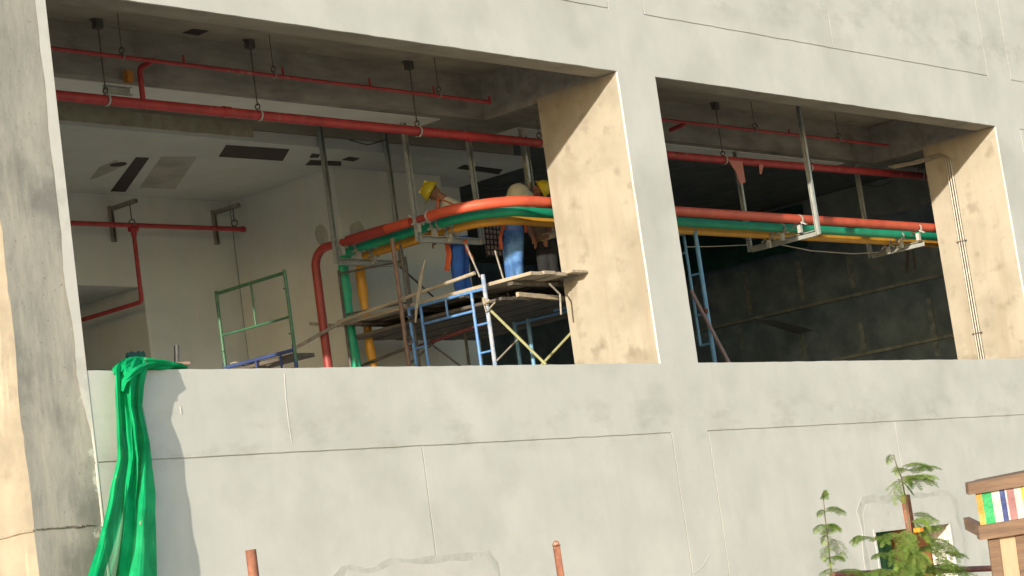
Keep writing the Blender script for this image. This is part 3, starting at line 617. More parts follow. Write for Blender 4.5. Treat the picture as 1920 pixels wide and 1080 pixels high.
# pink rags on the red main
for k, poly in enumerate((((1366,300),(1392,303),(1398,342),(1388,345),(1380,322)), ((1424,308),(1432,309),(1428,327),(1425,326)))):
    mb = MB(); P = [at(px, py, y=PY-.075) for px, py in poly]; n = len(P)
    mb.v = P + [p + V((0,.012,0)) for p in P]; mb.face(list(range(n))); mb.face([n+i for i in range(n)][::-1])
    for i in range(n): mb.face([i, n+i, n+(i+1)%n, (i+1)%n])
    tag(mb.build('pink_rag', PINK), ('long pink rag hanging from the red main in the right bay', 'small pink rag hanging from the red main in the right bay')[k], 'rag')
# sheet metal lying in the dark bay, pipe fitting
P = [at(px, py, z=zz) for px, py, zz in ((1408,598,1.9),(1455,600,1.9),(1524,620,1.9),(1495,627,1.9))]
mb = MB(); mb.v = P + [p + V((0,0,.01)) for p in P]; mb.face([0,1,2,3]); mb.face([7,6,5,4])
for i in range(4): mb.face([i, 4+i, 4+(i+1)%4, (i+1)%4])
tag(mb.build('metal_sheet', mat('dull sheet metal', (.20,.20,.19))), 'grey metal sheet hanging level in the dark right bay', 'metal sheet')
# conduits on the right jamb
XC = 10.32
P0 = at(1840, 672, x=XC-.03); Pc = at(1772, 290, x=XC-.03)
for k in (0, 1, 2):
    off = (k-1)*.045
    y_ = P0.y + off; top = Pc.z + .02 + off*.5
    pth = [V((XC-.03, y_, -.1)), V((XC-.03, y_, top-.3))] + arc((XC-.03, y_, top-.3), (XC-.03, y_, top), (XC-.03, y_+.9, top), .16, 8) + [V((XC-.03, y_+.62, top-.02)), V((XC-.25, y_+1.0, top-.03))]
    tag(MB().tube(pth, .017, 10).build('conduit', CONDUIT), 'metal conduit bent over the right jamb, %s of the three side by side' % ('nearest the facade', 'middle', 'innermost')[k], 'conduit', 'conduits on the right jamb')
cc_ = MB()
for z in (.6, 2.2): cc_.box((XC-.052, P0.y-.09, z), (XC-.002, P0.y+.09, z+.02))
tag(cc_.build('conduit_strap', STEEL), 'flat steel strap holding the conduits to the jamb', 'strap')
# ------------------------------------------------------------------ scaffolding
SX = -1.15
def tb(mb, p, q, x, r, x2=None): mb.tube([at(*p, x=x), at(*q, x=x if x2 is None else x2)], r, 10); return mb
def vpost(mb, px, py, x, zb, r, over=0):
    a = at(px, py, x=x); mb.tube([(x, a.y, a.z+over), (x, a.y, zb)], r, 10); return a
# work platform of planks running into the building
pf = thing('scaffold_platform', 'plank work platform that the workers stand on', 'scaffold platform', (-1.05, 1.1, 1.4))
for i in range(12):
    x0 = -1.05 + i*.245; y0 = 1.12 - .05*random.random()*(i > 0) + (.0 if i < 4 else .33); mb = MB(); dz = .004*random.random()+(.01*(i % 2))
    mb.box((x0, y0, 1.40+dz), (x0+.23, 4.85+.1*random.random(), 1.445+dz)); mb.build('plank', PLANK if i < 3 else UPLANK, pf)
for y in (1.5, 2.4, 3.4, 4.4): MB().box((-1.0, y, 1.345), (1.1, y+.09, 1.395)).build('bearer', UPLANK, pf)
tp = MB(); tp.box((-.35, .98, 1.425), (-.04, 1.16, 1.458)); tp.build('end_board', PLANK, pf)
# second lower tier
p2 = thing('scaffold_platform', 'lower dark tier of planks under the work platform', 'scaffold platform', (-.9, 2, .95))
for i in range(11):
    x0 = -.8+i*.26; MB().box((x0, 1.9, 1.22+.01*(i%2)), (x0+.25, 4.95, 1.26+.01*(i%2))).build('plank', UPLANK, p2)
# main blue frame
fr = thing('scaffold', 'blue walk-through scaffold frame carrying the plank platform', 'scaffold frame', (SX, 2.6, -.95))
mb = MB(); a1 = vpost(mb, 905, 515, SX, -.94, .03); mb.build('outer_post', mat('chipped pale blue post', (.40,.42,.45), (.22,.30,.45), scale=10, contrast=(.45,.6)), fr)
mb = MB(); a2 = vpost(mb, 883, 545, SX, -.94, .022); mb.build('inner_post', BLUE, fr)
mb = MB(); a3 = vpost(mb, 788, 573, SX, -.94, .022); mb.build('inner_post', BLUE, fr)
mb = MB(); a4 = vpost(mb, 766, 577, SX, -.94, .024); mb.build('outer_post', BLUE, fr)
zt = a2.z - .02
MB().tube([(SX, a4.y, zt), (SX, a1.y, zt)], .022, 10).build('top_bar', BLUE, fr)
MB().tube([(SX, a3.y, zt-.26), (SX, a2.y, zt-.26)], .018, 10).build('lower_bar', BLUE, fr)
ym = (a2.y+a3.y)/2; MB().tube([(SX, ym, zt), (SX, ym, zt-.26)], .016, 8).build('strut', BLUE, fr)
for k in range(5):
    z = .9-k*.38; MB().tube([(SX, a1.y, z), (SX, a2.y, z)], .015, 8).build('rung', BLUE, fr); MB().tube([(SX, a4.y, z-.1), (SX, a3.y, z-.1)], .015, 8).build('rung', BLUE, fr)
# a second frame across the far side of the platform
fr2 = thing('scaffold', 'blue scaffold frame in the shade on the far side of the platform', 'scaffold frame', (1.1, 2.6, -.95))
for (y, nm) in ((1.95, 'outer_post'), (2.18, 'inner_post'), (3.1, 'inner_post'), (3.36, 'outer_post')): MB().tube([(1.1, y, 1.2), (1.1, y, -.94)], .03, 10).build(nm, LBLUE, fr2)
MB().tube([(1.1, 1.95, 1.17), (1.1, 3.36, 1.17)], .02, 10).build('top_bar', BLUE, fr2)
for k in range(5): MB().tube([(1.1, 1.95, 1.0-k*.38), (1.1, 2.18, 1.0-k*.38)], .015, 8).build('rung', BLUE, fr2)
# far frame behind the tier
for k, x in enumerate((-1.0, .6)):
    f3 = thing('scaffold', ('dark steel scaffold frame standing behind the green and orange drop pipes', 'dark steel scaffold frame deep under the far end of the platform')[k], 'scaffold frame', (x, 5, -.95))
    z1 = 2.2 if k == 0 else 1.3
    for y in ((4.72, 3.72) if k == 0 else (4.9, 3.9)): MB().tube([(x+(.0 if y > 4.5 or k else .35), y, z1), (x+(.0 if y > 4.5 or k else .35), y, -.94)], .022, 8).build('post', STEEL, f3)
    for z in (z1-.05, z1-.65): MB().tube([(x, 4.72+.18*k, z), (x+(.35 if k == 0 else 0), 3.72+.18*k, z)], .016, 8).build('rail', STEEL, f3)
# tubes and braces
def stick(name, label, cat, p, q, r, m, xp=SX-.05, xq=None, group=None, ext=0.):
    A = at(*p, x=xp); Bq = at(*q, x=xp if xq is None else xq); d = (Bq-A)
    return tag(MB().tube([A, A+d*.5, Bq + d*ext], r, 10).build(name, m), label, cat, group)
TG = 'loose scaffold tubes round the platform'
stick('scaffold_tube', 'pale scaffold tube sloping up along the platform as a guard rail', 'scaffold tube', (500-0, 0) if False else (634, 604), (890, 512), .026, PLANK, group=TG)
stick('scaffold_tube', 'grey scaffold tube running from the green frame to the platform', 'scaffold tube', (553, 653), (640, 604), .026, PIPEG, xp=-1.6, xq=SX-.05, group=TG)
stick('scaffold_tube', 'short grey tube sticking out left past the red drop pipe', 'scaffold tube', (582, 607), (634, 611), .024, PIPEG, group=TG)
A = at(735, 447, x=SX-.06); tag(MB().tube([A + V((0,0,.0)), (A.x, A.y, -.94)], .032, 12).build('scaffold_standard', BROWNR), 'rusty brown upright tube in front of the drop pipes', 'scaffold tube', TG)
A = at(750, 458, x=SX+.05); tag(MB().tube([A, (A.x, A.y, 1.4)], .018, 8).build('scaffold_standard', STEEL), 'thin dark upright tube just right of the rusty brown one', 'scaffold tube', TG)
for k, (p, q, m, r, xa, lab) in enumerate((((920,582),(1024,684), OLIVE, .02, SX+.02, 'olive brace falling from the pale blue post to the sill'), ((1076,619),(1010,690), OLIVE, .02, .1, 'olive brace rising to the right against the jamb'),
        ((750,500),(812,556), BLACK, .014, -.6, 'thin black brace behind the rusty brown upright'), ((790,632),(868,690), STEEL, .014, -.6, 'dark brace crossing low under the platform'),
        ((770,680),(842,618), STEEL, .014, -.4, 'dark brace rising low under the platform'), ((928,470),(955,560), PIPEG, .014, -.2, 'thin grey rod leaning beside the jeans'),
        ((872,455),(900,520), PIPEG, .014, -.5, 'thin pale rod leaning behind the guard rail'), ((918,690),(975,632), PIPEG, .014, 0, 'grey brace low between the blue frames'))):
    stick('scaffold_brace', lab, 'brace', p, q, r, m, xp=xa, group='scaffold braces')
stick('scaffold_ledger', 'dark red ledger tube under the platform', 'scaffold tube', (770, 655), (905, 608), .026, mat('dark red tube', (.16,.04,.04)), xp=-.5, group=TG)
stick('scaffold_ledger', 'dark ledger tube near the floor left of the rusty upright', 'scaffold tube', (668, 690), (775, 648), .024, STEEL, xp=-.5, group=TG)
# crooked pale stick and rags tied on the scaffold
P = [at(px, py, x=SX-.1) for px, py in ((797,488),(790,515),(786,545),(781,575),(779,605))]
tag(MB().tube(P, [.01,.028,.03,.025,.012], 8).build('tied_cloth_strip', PLANK), 'pale twisted cloth strip hanging off the guard rail', 'cloth strip')
def knot(px, py, x, s_, seed):
    random.seed(seed); mb = MB(); c = at(px, py, x=x)
    for i in range(5):
        pts = [c + V((random.uniform(-1,1)*.02, random.uniform(-1,1)*s_, random.uniform(-1,1)*s_)) for _ in range(4)]; mb.tube(pts, [.008,.016,.014,.006], 6)
    return mb
for k, (px, py, lab) in enumerate(((912,565,'rag knot on the pale blue post below the platform edge'), (770,597,'small clamp on the rusty brown upright under the guard rail'), (769,636,'low clamp on the rusty brown upright'))):
    tag(knot(px, py, SX-.06, .05, k).build('scaffold_clamp', PLANK if k == 0 else STEEL), lab, 'clamp')
P = [at(px, py, x=SX-.05) for px, py in ((905,562),(912,585),(925,570),(928,567))]
tag(MB().tube(P, .012, 6).build('rope_end', PLANK), 'frayed rope end hanging by the rag knot', 'rope')
# plank piece under right end
A = at(970, 552, y=1.6); B_ = at(1060, 560, y=1.6); tag(MB().beam(A, B_, .05, .06).build('support_board', PLANK), 'pale board held under the right end of the platform', 'board')
A = at(1046, 548, y=1.25); B_ = at(1052, 590, y=1.25); tag(MB().tube([at(1030,532,y=1.25), at(1050,552,y=1.25), B_], .014, 8).build('bent_rod', PIPEG), 'bent rod hanging beside the jamb under the platform', 'rod')
A = at(1040, 582, y=2.2); B_ = at(1062, 577, y=2.2); tag(MB().beam(A, B_, .03, .03).build('blue_bar', BLUE), 'short blue bar close to the jamb below the platform', 'bar')
# green frame on a blue frame, left
GX = -3.5
gf = thing('scaffold', 'green scaffold frame leaning up behind the sill in the left bay', 'scaffold frame', (GX, 3.9, .6))
a = at(405, 547, x=GX); b = at(533, 507, x=GX); zb = .62
for p in (a, b): MB().tube([(GX, p.y, p.z+.01), (GX, p.y-.01, zb)], .024, 10).build('post', GREENP, gf)
MB().tube([a - V((0,0,.03)), b - V((0,0,.03))], .024, 10).build('top_bar', GREENP, gf)
m1 = at(422, 628, x=GX); m2 = at(545, 593, x=GX); zm = (m1.z+m2.z)/2
MB().tube([(GX, a.y, zm), (GX, b.y, zm)], .017, 10).build('middle_bar', GREENP, gf)
mv = at(470, 530, x=GX); MB().tube([(GX, mv.y, mv.z), (GX, mv.y, zm)], .015, 8).build('strut', GREENP, gf)
for (yy, zz) in ((a.y-.03, 1.6), (b.y+.03, 1.6), (b.y+.03, 1.0), (a.y-.03, 1.0)): MB().tube([(GX, yy, zz), (GX-.03, yy, zz)], .01, 6).build('lock_pin', STEEL, gf)
bf = thing('scaffold', 'deep blue scaffold frame standing under the green frame', 'scaffold frame', (GX, 3.9, -.95))
zt2 = at(555, 652, x=GX).z
for p in (a, b): MB().tube([(GX, p.y, zt2+.05), (GX, p.y, -.94)], .026, 10).build('post', mat('deep blue paint', (.04,.07,.22), (.03,.05,.16)) if p is a else bpy.data.materials['deep blue paint'], bf)
MB().tube([(GX, a.y, zt2-.02), (GX, b.y, zt2-.02)], .024, 10).build('top_bar', bpy.data.materials['deep blue paint'], bf)
MB().tube([(GX, a.y, zt2-.26), (GX, b.y, zt2-.26)], .018, 10).build('lower_bar', bpy.data.materials['deep blue paint'], bf)
for t in (.2, .55): MB().tube([(GX, a.y+(b.y-a.y)*(1-t), zt2-.02), (GX, a.y+(b.y-a.y)*(1-t), zt2-.26)], .015, 8).build('strut', bpy.data.materials['deep blue paint'], bf)
dk = MB(); dk.box((GX+.05, 3.3, .70), (GX+.42, 4.6, .75)); tag(dk.build('scaffold_board', UPLANK), 'dark board lying between the green and the deep blue frame', 'board')
mb = MB()
for i in range(9): mb.tube([at(430+i*11, 684-4*math.sin(i*1.7)-i*.6, x=GX+.1) for i in (i, i+.5, i+1)], .012, 6)
tag(mb.build('rope_coil', PIPEG), 'loose grey rope on the dark board by the green frame', 'rope')
# ladder frame in the right bay
lf = thing('ladder_scaffold', 'light blue ladder shaped scaffold frame at the left of the right bay', 'scaffold frame', (4.0, 2.1, -.95))
LX = 4.2
a = at(1281, 434, x=LX); b = at(1303, 434, x=LX); ya, yb = a.y, b.y
for (y, r) in ((ya, .022), (yb, .034)): MB().tube([(LX, y, 2.42), (LX, y, -.94 if y == yb else .65)], r, 12).build('post', LBLUE, lf)
MB().tube([(LX, ya+.25, 2.42), (LX, yb, 2.42)], .022, 10).build('top_bar', GALV, lf)
MB().tube([(LX, ya+.2, 2.12), (LX, ya, 2.12)], .016, 8).build('rung', LBLUE, lf)
for z in (1.75, 1.12, .66): MB().tube([(LX, ya, z), (LX, yb, z)], .017, 8).build('rung', LBLUE, lf)
tag(MB().tube([at(1296,545,x=LX-.05), at(1330,610,x=LX-.1), at(1372,690,x=LX-.1)], .028, 10).build('scaffold_brace', mat('pinkish worn tube', (.36,.24,.22), (.26,.17,.15))), 'pinkish worn brace tube crossing the light blue ladder frame', 'brace', 'scaffold braces')
tag(knot(1322, 582, LX-.06, .04, 9).build('scaffold_clamp', RUST), 'rusty clamp on the light blue ladder frame', 'clamp')
# dark bracket at far right, hanging bits
P = at(1700, 470, y=3.0); mb = MB(); mb.beam(at(1702,470,y=2.7), at(1700,512,y=2.7), .05, .03); mb.beam(at(1712,470,y=2.7), at(1716,505,y=2.7), .02, .02)
tag(mb.build('hanging_strap', STEEL), 'steel straps hanging under the rightmost trapeze hanger', 'strap')
# dark lattice tray between the workers
lt_ = thing('wire_tray', 'dark wire lattice tray standing upright between the two men', 'wire tray', at(945, 480, y=3.0))
mb = MB()
for i in range(5): mb.tube([at(908+i*7, 412, y=3.0), at(914+i*7, 482, y=3.0)], .011, 6)
for j in range(7): mb.tube([at(906+j*1.0, 418+j*10, y=2.98), at(938+j*1.0, 421+j*10, y=2.98)], .011, 6)
mb.build('lattice', BLACK, lt_)
MB().box(at(914,478,y=3.10), at(936,420,y=3.12)).build('backing', mat('pinkish backing', (.62,.42,.40)), lt_)
# things on the sill at the left
A = at(326, 676, y=.5); B_ = at(331, 648, y=.5); tag(MB().tube([A - V((0,0,.3)), B_], .028, 12).build('pipe_offcut', STEEL), 'dark pipe offcut standing up behind the end of the green netting', 'pipe offcut')
A = at(305, 684, y=.25); B_ = at(356, 681, y=.1); tag(MB().tube([A, B_], .022, 12).build('pipe_offcut', BROWNR), 'brown pipe offcut lying on the sill by the netting', 'pipe offcut')
mb = MB(); mb.box((-9.4, .8, -.94), (-7.9, 1.6, .14)); tag(mb.build('dark_crate', mat('dark violet crate', (.035,.025,.045))), 'dark violet crate behind the left end of the sill', 'crate')
mb = MB(); mb.box((-9.4, 1.65, .19), (-7.6, 1.8, .23)); tag(mb.build('scaffold_board', PIPEG), 'grey board edge behind the dark crate', 'board')
mb = MB()
for i in range(14):
    c = at(240+i*2.2, 672-6*random.random(), y=1.2); mb.ball(c, (.03,.03,.05), 6, 4)
tag(mb.build('teal_bundle', mat('teal cloth', (.03,.12,.10))), 'small teal bundle above the top of the green netting', 'bundle')
# ------------------------------------------------------------------ green netting over the sill
def net():
    t_ = thing('debris_netting', 'bright green debris netting draped over the sill and hanging down the facade', 'netting', (-9.0, -.1, 0))
    rows = [(672,232,270,-.02),(679,223,276,.06),(688,219,277,.12),(700,217,274,.16),(725,216,270,.16),(760,217,267,.13),(800,219,275,.16),(830,220,281,.18),(860,219,286,.19),(890,213,289,.20),(920,206,290,.22),(950,200,291,.24),(980,194,292,.26),(1010,186,292,.28),(1045,176,293,.29),(1085,163,294,.29),(1130,150,296,.29),(1180,138,298,.29)]
    R_ = []
    for i in range(len(rows)-1):
        for s_ in range(5):
            t = s_/5; t = t*t*(3-2*t) if False else t; R_.append([rows[i][j]*(1-t)+rows[i+1][j]*t for j in range(4)])
    R_.append(list(rows[-1])); NR = len(R_)
    def strip(fl, fr_, nn, seed, dd, ylo=0, yhi=9999):
        """fl/fr_ give the left/right edge (0..1 across the drape) at height s"""
        mb = MB(); used = 0
        for i, (py, l, r_, h) in enumerate(R_):
            s_ = i/(NR-1); u0 = fl(s_); u1 = fr_(s_)
            for j in range(nn+1):
                u = u0 + (u1-u0)*j/nn
                wn = noise.noise(V((u*2.2+seed, s_*2.2, seed))); wn2 = noise.noise(V((u*6, s_*5, seed+4)))
                ph = (u*(2.6+seed*.35) + 1.3*wn + s_*(1.1 if seed < 2 else -1.4))*math.pi
                fold = math.sin(ph)
                y = -h*.65 - dd + (.038+.02*s_)*fold + .035*wn2 + .006*noise.noise(V((u*30, s_*14, seed)))
                px = l + (r_-l)*u + 2.5*noise.noise(V((s_*11, seed, u*2)))
                mb.v.append(at(px, py, y=min(y, -.012) if i > 6 else y))
        m_ = nn+1
        for i in range(NR-1):
            for j in range(nn): a = i*m_+j; mb.face([a, a+1, a+1+m_, a+m_])
        return mb
    sm_ = lambda s_, a, b: max(0, min(1, (s_-a)/(b-a)))
    strip(lambda s: 0, lambda s: 1-.42*sm_(s,.35,.8), 60, .3, 0).build('thin_layer', NETS, t_, angle=180)
    strip(lambda s: .25*sm_(s,0,.3)+.17*sm_(s,.3,.9), lambda s: 1, 56, 1.4, .03).build('folded_layer', NET, t_, angle=180)
    strip(lambda s: .02+.33*sm_(s,.15,.5)+.12*sm_(s,.5,.95), lambda s: .80-.22*sm_(s,.1,.5)+.04*s, 40, 2.6, .065).build('front_fold', NET, t_, angle=180)
    strip(lambda s: 0, lambda s: .5-.30*sm_(s,.35,.95), 30, 3.7, .04).build('side_fold', NET, t_, angle=180)
    # crumpled top lying over the sill with a tail to the right
    def bunch(path, seed, name):
        tl = MB(); pts = []; rad = []
        for i in range(len(path)-1):
            for s_ in range(6):
                t = s_/6; q = [path[i][j]*(1-t)+path[i+1][j]*t for j in range(4)]; pts.append(at(q[0], q[1], y=q[2])); rad.append(q[3])
        n = 36
        for i, (p, r_) in enumerate(zip(pts, rad)):
            d = (pts[min(i+1, len(pts)-1)] - pts[max(i-1, 0)]).normalized(); u = d.cross(V((0,0,1))).normalized(); w_ = u.cross(d)
            for j in range(n):
                a = 2*math.pi*j/n; rr = r_*(1 + .20*math.sin(a*4 + i*.22 + seed) + .45*noise.noise(V((math.cos(a)*1.7+seed, math.sin(a)*1.7, i*.10)))+ .12*noise.noise(V((math.cos(a)*6, math.sin(a)*6, i*.3)))); tl.v.append(p + u*math.cos(a)*rr*1.3 + w_*math.sin(a)*rr*.7)
        for i in range(len(pts)-1):
            for j in range(n): a = i*n+j; b = i*n+(j+1)%n; tl.face([a, b, b+n, a+n])
        tl.face([(len(pts)-1)*n+j for j in range(n)])
        tl.build(name, NET, t_, angle=180)
    bunch([(221,700,-.12,.035),(226,690,-.10,.055),(238,683,-.04,.075),(256,680,.02,.085),(276,682,.02,.075),(300,683,.02,.065),(318,685,.03,.055),(334,687,.06,.04),(352,690,.10,.015)], 0, 'top_bunch')
    bunch([(228,735,-.17,.03),(234,715,-.19,.045),(246,699,-.17,.055),(262,688,-.10,.055),(285,682,-.04,.045),(308,684,0,.035)], 2, 'crossing_fold')
net()
# ------------------------------------------------------------------ workers
def blob(name, chains, m, parent, vox=.018, balls=()):
    mb = MB()
    for ch in chains:
        pts = [V(c[0]) for c in ch]; rs = [c[1] for c in ch]
        P = []; R_ = []
        for i in range(len(pts)-1):
            for s_ in range(4): t = s_/4; P.append(pts[i].lerp(pts[i+1], t)); R_.append(rs[i]*(1-t)+rs[i+1]*t)
        P.append(pts[-1]); R_.append(rs[-1])
        mb.tube(P, R_, 12); mb.ball(pts[0], rs[0]); mb.ball(pts[-1], rs[-1])
        for p, r_ in zip(pts[1:-1], rs[1:-1]): mb.ball(p, r_)
    for b in balls: mb.ball(*b)
    if parent is None: o = mb.build(name, m)
    else: o = mb.build(name, m, parent)
    md_ = o.modifiers.new('fuse', 'REMESH'); md_.mode = 'VOXEL'; md_.voxel_size = vox; md_.use_smooth_shade = True
    return o
def head_axes(up, fwd):
    up = V(up).normalized(); fwd = V(fwd); fwd = (fwd - up*fwd.dot(up)).normalized(); return fwd.cross(up) * -1, fwd, up
CR_, CU_, CF_ = V(MR[0]), V(MR[1]), V(MR[2])      # photo right, up, and away
def person(label, J, hup, hfwd, shirt, pants, helmet=True, strap=None, hair=True):
    """J: joints as (px, py, depth); limbs taper, one fused body, clothes as children"""
    p = {k: at(v[0], v[1], d=v[2]) for k, v in J.items()}
    hx, hf, hu = head_axes(hup, hfwd); H = p['head']
    if (hx.cross(hf)).dot(hu) < 0: hx = -hx
    hips = CR_*.09; sho = (p['shl']-p['shr'])
    ch = [[(p['pelvis'], .13), (p['waist'], .125), (p['chest'], .15), (p['neck'], .075), (H - hu*.05, .065)],
          [(p['shl'], .062), (p['ell'], .045), (p['hal'], .03)], [(p['shr'], .062), (p['elr'], .045), (p['har'], .03)],
          [(p['chest'], .12), (p['shl'], .065)], [(p['chest'], .12), (p['shr'], .065)],
          [(p['hipl'], .095), (p['knl'], .06), (p['anl'], .042)], [(p['hipr'], .095), (p['knr'], .06), (p['anr'], .042)],
          [(p['anl'], .04), (p['anl'] + V((-.14,-.02,-.03)), .035)], [(p['anr'], .04), (p['anr'] + V((-.14,.02,-.03)), .035)]]
    # head details: nose, ears, chin, brow
    ch += [[(H + hf*.075 - hu*.02, .022), (H + hf*.105 - hu*.045, .018)], [(H + hf*.05 - hu*.095, .042), (H - hu*.06, .06)],
           [(H + hx*.082 - hu*.03, .018), (H + hx*.086 - hu*.06, .012)], [(H - hx*.082 - hu*.03, .018), (H - hx*.086 - hu*.06, .012)]]
    for side in ('l', 'r'):
        h = p['ha'+side]; d = (h - p['el'+side]).normalized(); s_ = d.cross(V((0,0,1))).normalized(); nrm = s_.cross(d)
        ch.append([(h, .028), (h + d*.07, .030)])
        for i, (o_, ln) in enumerate(((-.027, .065), (-.009, .078), (.009, .073), (.027, .058))):
            a = h + d*.08 + s_*o_; b = a + d*ln*.5 - nrm*.006; c = b + d*ln*.35 - nrm*.03; ch.append([(a, .0095), (b, .009), (c, .008)])
        a = h + d*.02 + s_*.03; ch.append([(a, .011), (a + d*.035 + s_*.025 - nrm*.01, .010), (a + d*.06 + s_*.022 - nrm*.025, .009)])
    body = blob('person', ch, SKIN, None, .011, balls=[(H, (.078, .098, .115), 16, 12, (hx, hf, hu))])
    tag(body, label, 'person', 'workers on the scaffold')
    eye = MB()
    for sgn in (-1, 1): eye.ball(H + hf*.086 + hx*.032*sgn - hu*.005, .012, 8, 6)
    eye.build('eyes', HAIR, body)
    mo = MB(); mo.beam(H + hf*.094 - hu*.075 - hx*.025, H + hf*.094 - hu*.075 + hx*.025, .008, .008); mo.build('mouth', mat('lips %d' % len(bpy.data.materials), (.2,.07,.06)), body)
    if hair:
        hm = MB(); hm.ball(H - hf*.012 + hu*.012, (.086, .100, .118), 16, 8, (hx, hf, hu), -.15); hm.build('hair', HAIR, body)
    blob('shirt', [[(p['pelvis'].lerp(p['waist'], .3), .145), (p['waist'], .15), (p['chest'], .175), (p['chest'].lerp(p['neck'], .6), .115)],
         [(p['chest'], .14), (p['shl'], .085), (p['shl'].lerp(p['ell'], .7), .07)], [(p['chest'], .14), (p['shr'], .085), (p['shr'].lerp(p['elr'], .7), .07)]], shirt, body, .016)
    blob('trousers', [[(p['waist'].lerp(p['pelvis'], .6), .142), (p['pelvis'], .15)], [(p['pelvis'], .135), (p['hipl'], .115), (p['knl'], .088), (p['anl'] + V((0,0,.04)), .075)], [(p['pelvis'], .135), (p['hipr'], .115), (p['knr'], .088), (p['anr'] + V((0,0,.04)), .075)]], pants, body, .016)
    for s_ in 'lr': blob('boot', [[(p['an'+s_] + V((0,0,.03)), .055), (p['an'+s_] + V((.02,0,-.02)), .052), (p['an'+s_] + V((-.16,0,-.035)), .042)]], BOOT, body, .014)
    if helmet:
        hm = MB(); hc = H + hu*.03; hm.ball(hc, (.125, .145, .145), 24, 10, (hx, hf, hu), 0.0)
        k = 24; b0 = len(hm.v)
        for i in range(k):
            a = 2*math.pi*i/k; d = hx*math.cos(a)*1.0 + hf*math.sin(a)*1.0; e = .035 + .035*max(0, math.sin(a))
            hm.v += [hc + hx*math.cos(a)*.124 + hf*math.sin(a)*.144, hc + hx*math.cos(a)*(.124+e*.7) + hf*math.sin(a)*(.144+e) - hu*.016, hc + hx*math.cos(a)*(.121+e*.7) + hf*math.sin(a)*(.141+e) - hu*.024, hc + hx*math.cos(a)*.118 + hf*math.sin(a)*.138 - hu*.006]
        for i in range(k):
            j = (i+1) % k
            for q in range(3): hm.face([b0+i*4+q, b0+j*4+q, b0+j*4+q+1, b0+i*4+q+1])
        hm.beam(hc + hf*.1 + hu*.10, hc - hf*.1 + hu*.10, .05, .085, up=hu)
        hm.build('helmet', YEL, body)
    if strap:
        for pts, r_ in strap:
            MB().tube([at(*q[:2], d=q[2]) for q in pts], r_, 8, flat=.5).build('harness_strap', ORANGE, body)
    return body
D = 32.0
person('man in a yellow helmet and cream shirt bending left over the pipe clamps',
    dict(head=(811,360,D), neck=(831,374,D), chest=(848,396,D), waist=(856,425,D), pelvis=(860,452,D), shl=(838,388,D-.14), shr=(842,390,D+.16), ell=(838,425,D-.2), hal=(820,448,D-.22), elr=(835,425,D+.22), har=(815,430,D+.1),
         hipl=(856,458,D-.08), hipr=(866,458,D+.08), knl=(858,512,D-.1), knr=(868,512,D+.1), anl=(866,563,D-.08), anr=(880,563,D+.1)),
    -CR_*.88 + CU_*.45, -CU_*.9 - CR_*.42 - CF_*.15, SHIRT, DENIM,
    strap=[(((822,372,D-.16),(836,377,D-.19),(850,383,D-.19),(862,392,D-.17)), .02), (((838,452,D-.17),(842,478,D-.17),(838,508,D-.17)), .05), (((872,450,D-.19),(876,468,D-.19),(886,486,D-.15)), .035), (((822,372,D-.13),(820,386,D-.15),(824,402,D-.16)), .02)])
D2 = 32.35
person('man in washed jeans bending forward with only his cream back showing over the pipes',
    dict(head=(985,378,D2+.35), neck=(982,366,D2+.22), chest=(972,366,D2), waist=(962,395,D2), pelvis=(956,424,D2), shl=(958,372,D2-.05), shr=(990,368,D2+.1), ell=(946,408,D2-.1), hal=(942,430,D2-.1), elr=(998,405,D2+.15), har=(1000,430,D2+.15),
         hipl=(952,434,D2), hipr=(968,434,D2), knl=(955,488,D2), knr=(970,488,D2), anl=(960,538,D2), anr=(974,540,D2+.1)),
    CF_*.8 - CU_*.5 + CR_*.2, -CU_*.8 - CF_*.6, SHIRT, DENIM2, helmet=False,
    strap=[(((950,404,D2-.2),(944,425,D2-.22),(938,445,D2-.2),(940,466,D2-.17)), .03), (((982,404,D2-.2),(985,420,D2-.2),(986,436,D2-.2)), .025), (((944,428,D2-.2),(960,430,D2-.2),(976,430,D2-.2)), .012)])
D3 = 32.6
person('man in a tilted yellow helmet and brown shirt crouched beside the jamb',
    dict(head=(1012,356,D3), neck=(1006,378,D3), chest=(1006,402,D3), waist=(1012,432,D3), pelvis=(1022,458,D3), shl=(994,392,D3-.05), shr=(1026,392,D3+.05), ell=(990,425,D3-.15), hal=(1000,448,D3-.2), elr=(1034,420,D3), har=(1026,446,D3-.15),
         hipl=(1018,466,D3), hipr=(1030,466,D3), knl=(1020,505,D3-.05), knr=(1036,505,D3), anl=(1040,540,D3), anr=(1052,540,D3+.1)),
    CR_*.86 + CU_*.5, -CR_*.35 - CU_*.55 - CF_*.7, BROWNC, DARKC)
# ------------------------------------------------------------------ rusty posts, rail
for k, (px, py) in enumerate(((470,1031),(1043,1022))):
    P = at(px, py, y=-3.0); po = thing('rusty_post', ('rusty steel tube post in front of the left of the facade', 'rusty steel tube post in front of the middle of the facade')[k], 'post', (P.x, P.y, GZ), 'rusty fence posts')
    mb = MB(); n = 16
    mb.tube([(P.x+.02*k, P.y, GZ), (P.x, P.y, P.z), (P.x, P.y, P.z-.004)], [.048,.048,.046], 16); mb.build('tube', RUST, po)
A = at(1560, 1078, y=-1.7); Bq = at(1900, 1064, y=-1.7)
tag(MB().tube([A, Bq], .042, 12).build('steel_rail', mat('maroon steel rail', (.20,.07,.06), (.13,.05,.05), scale=8)), 'maroon steel rail behind the shrub, ending at the timber stand', 'rail')
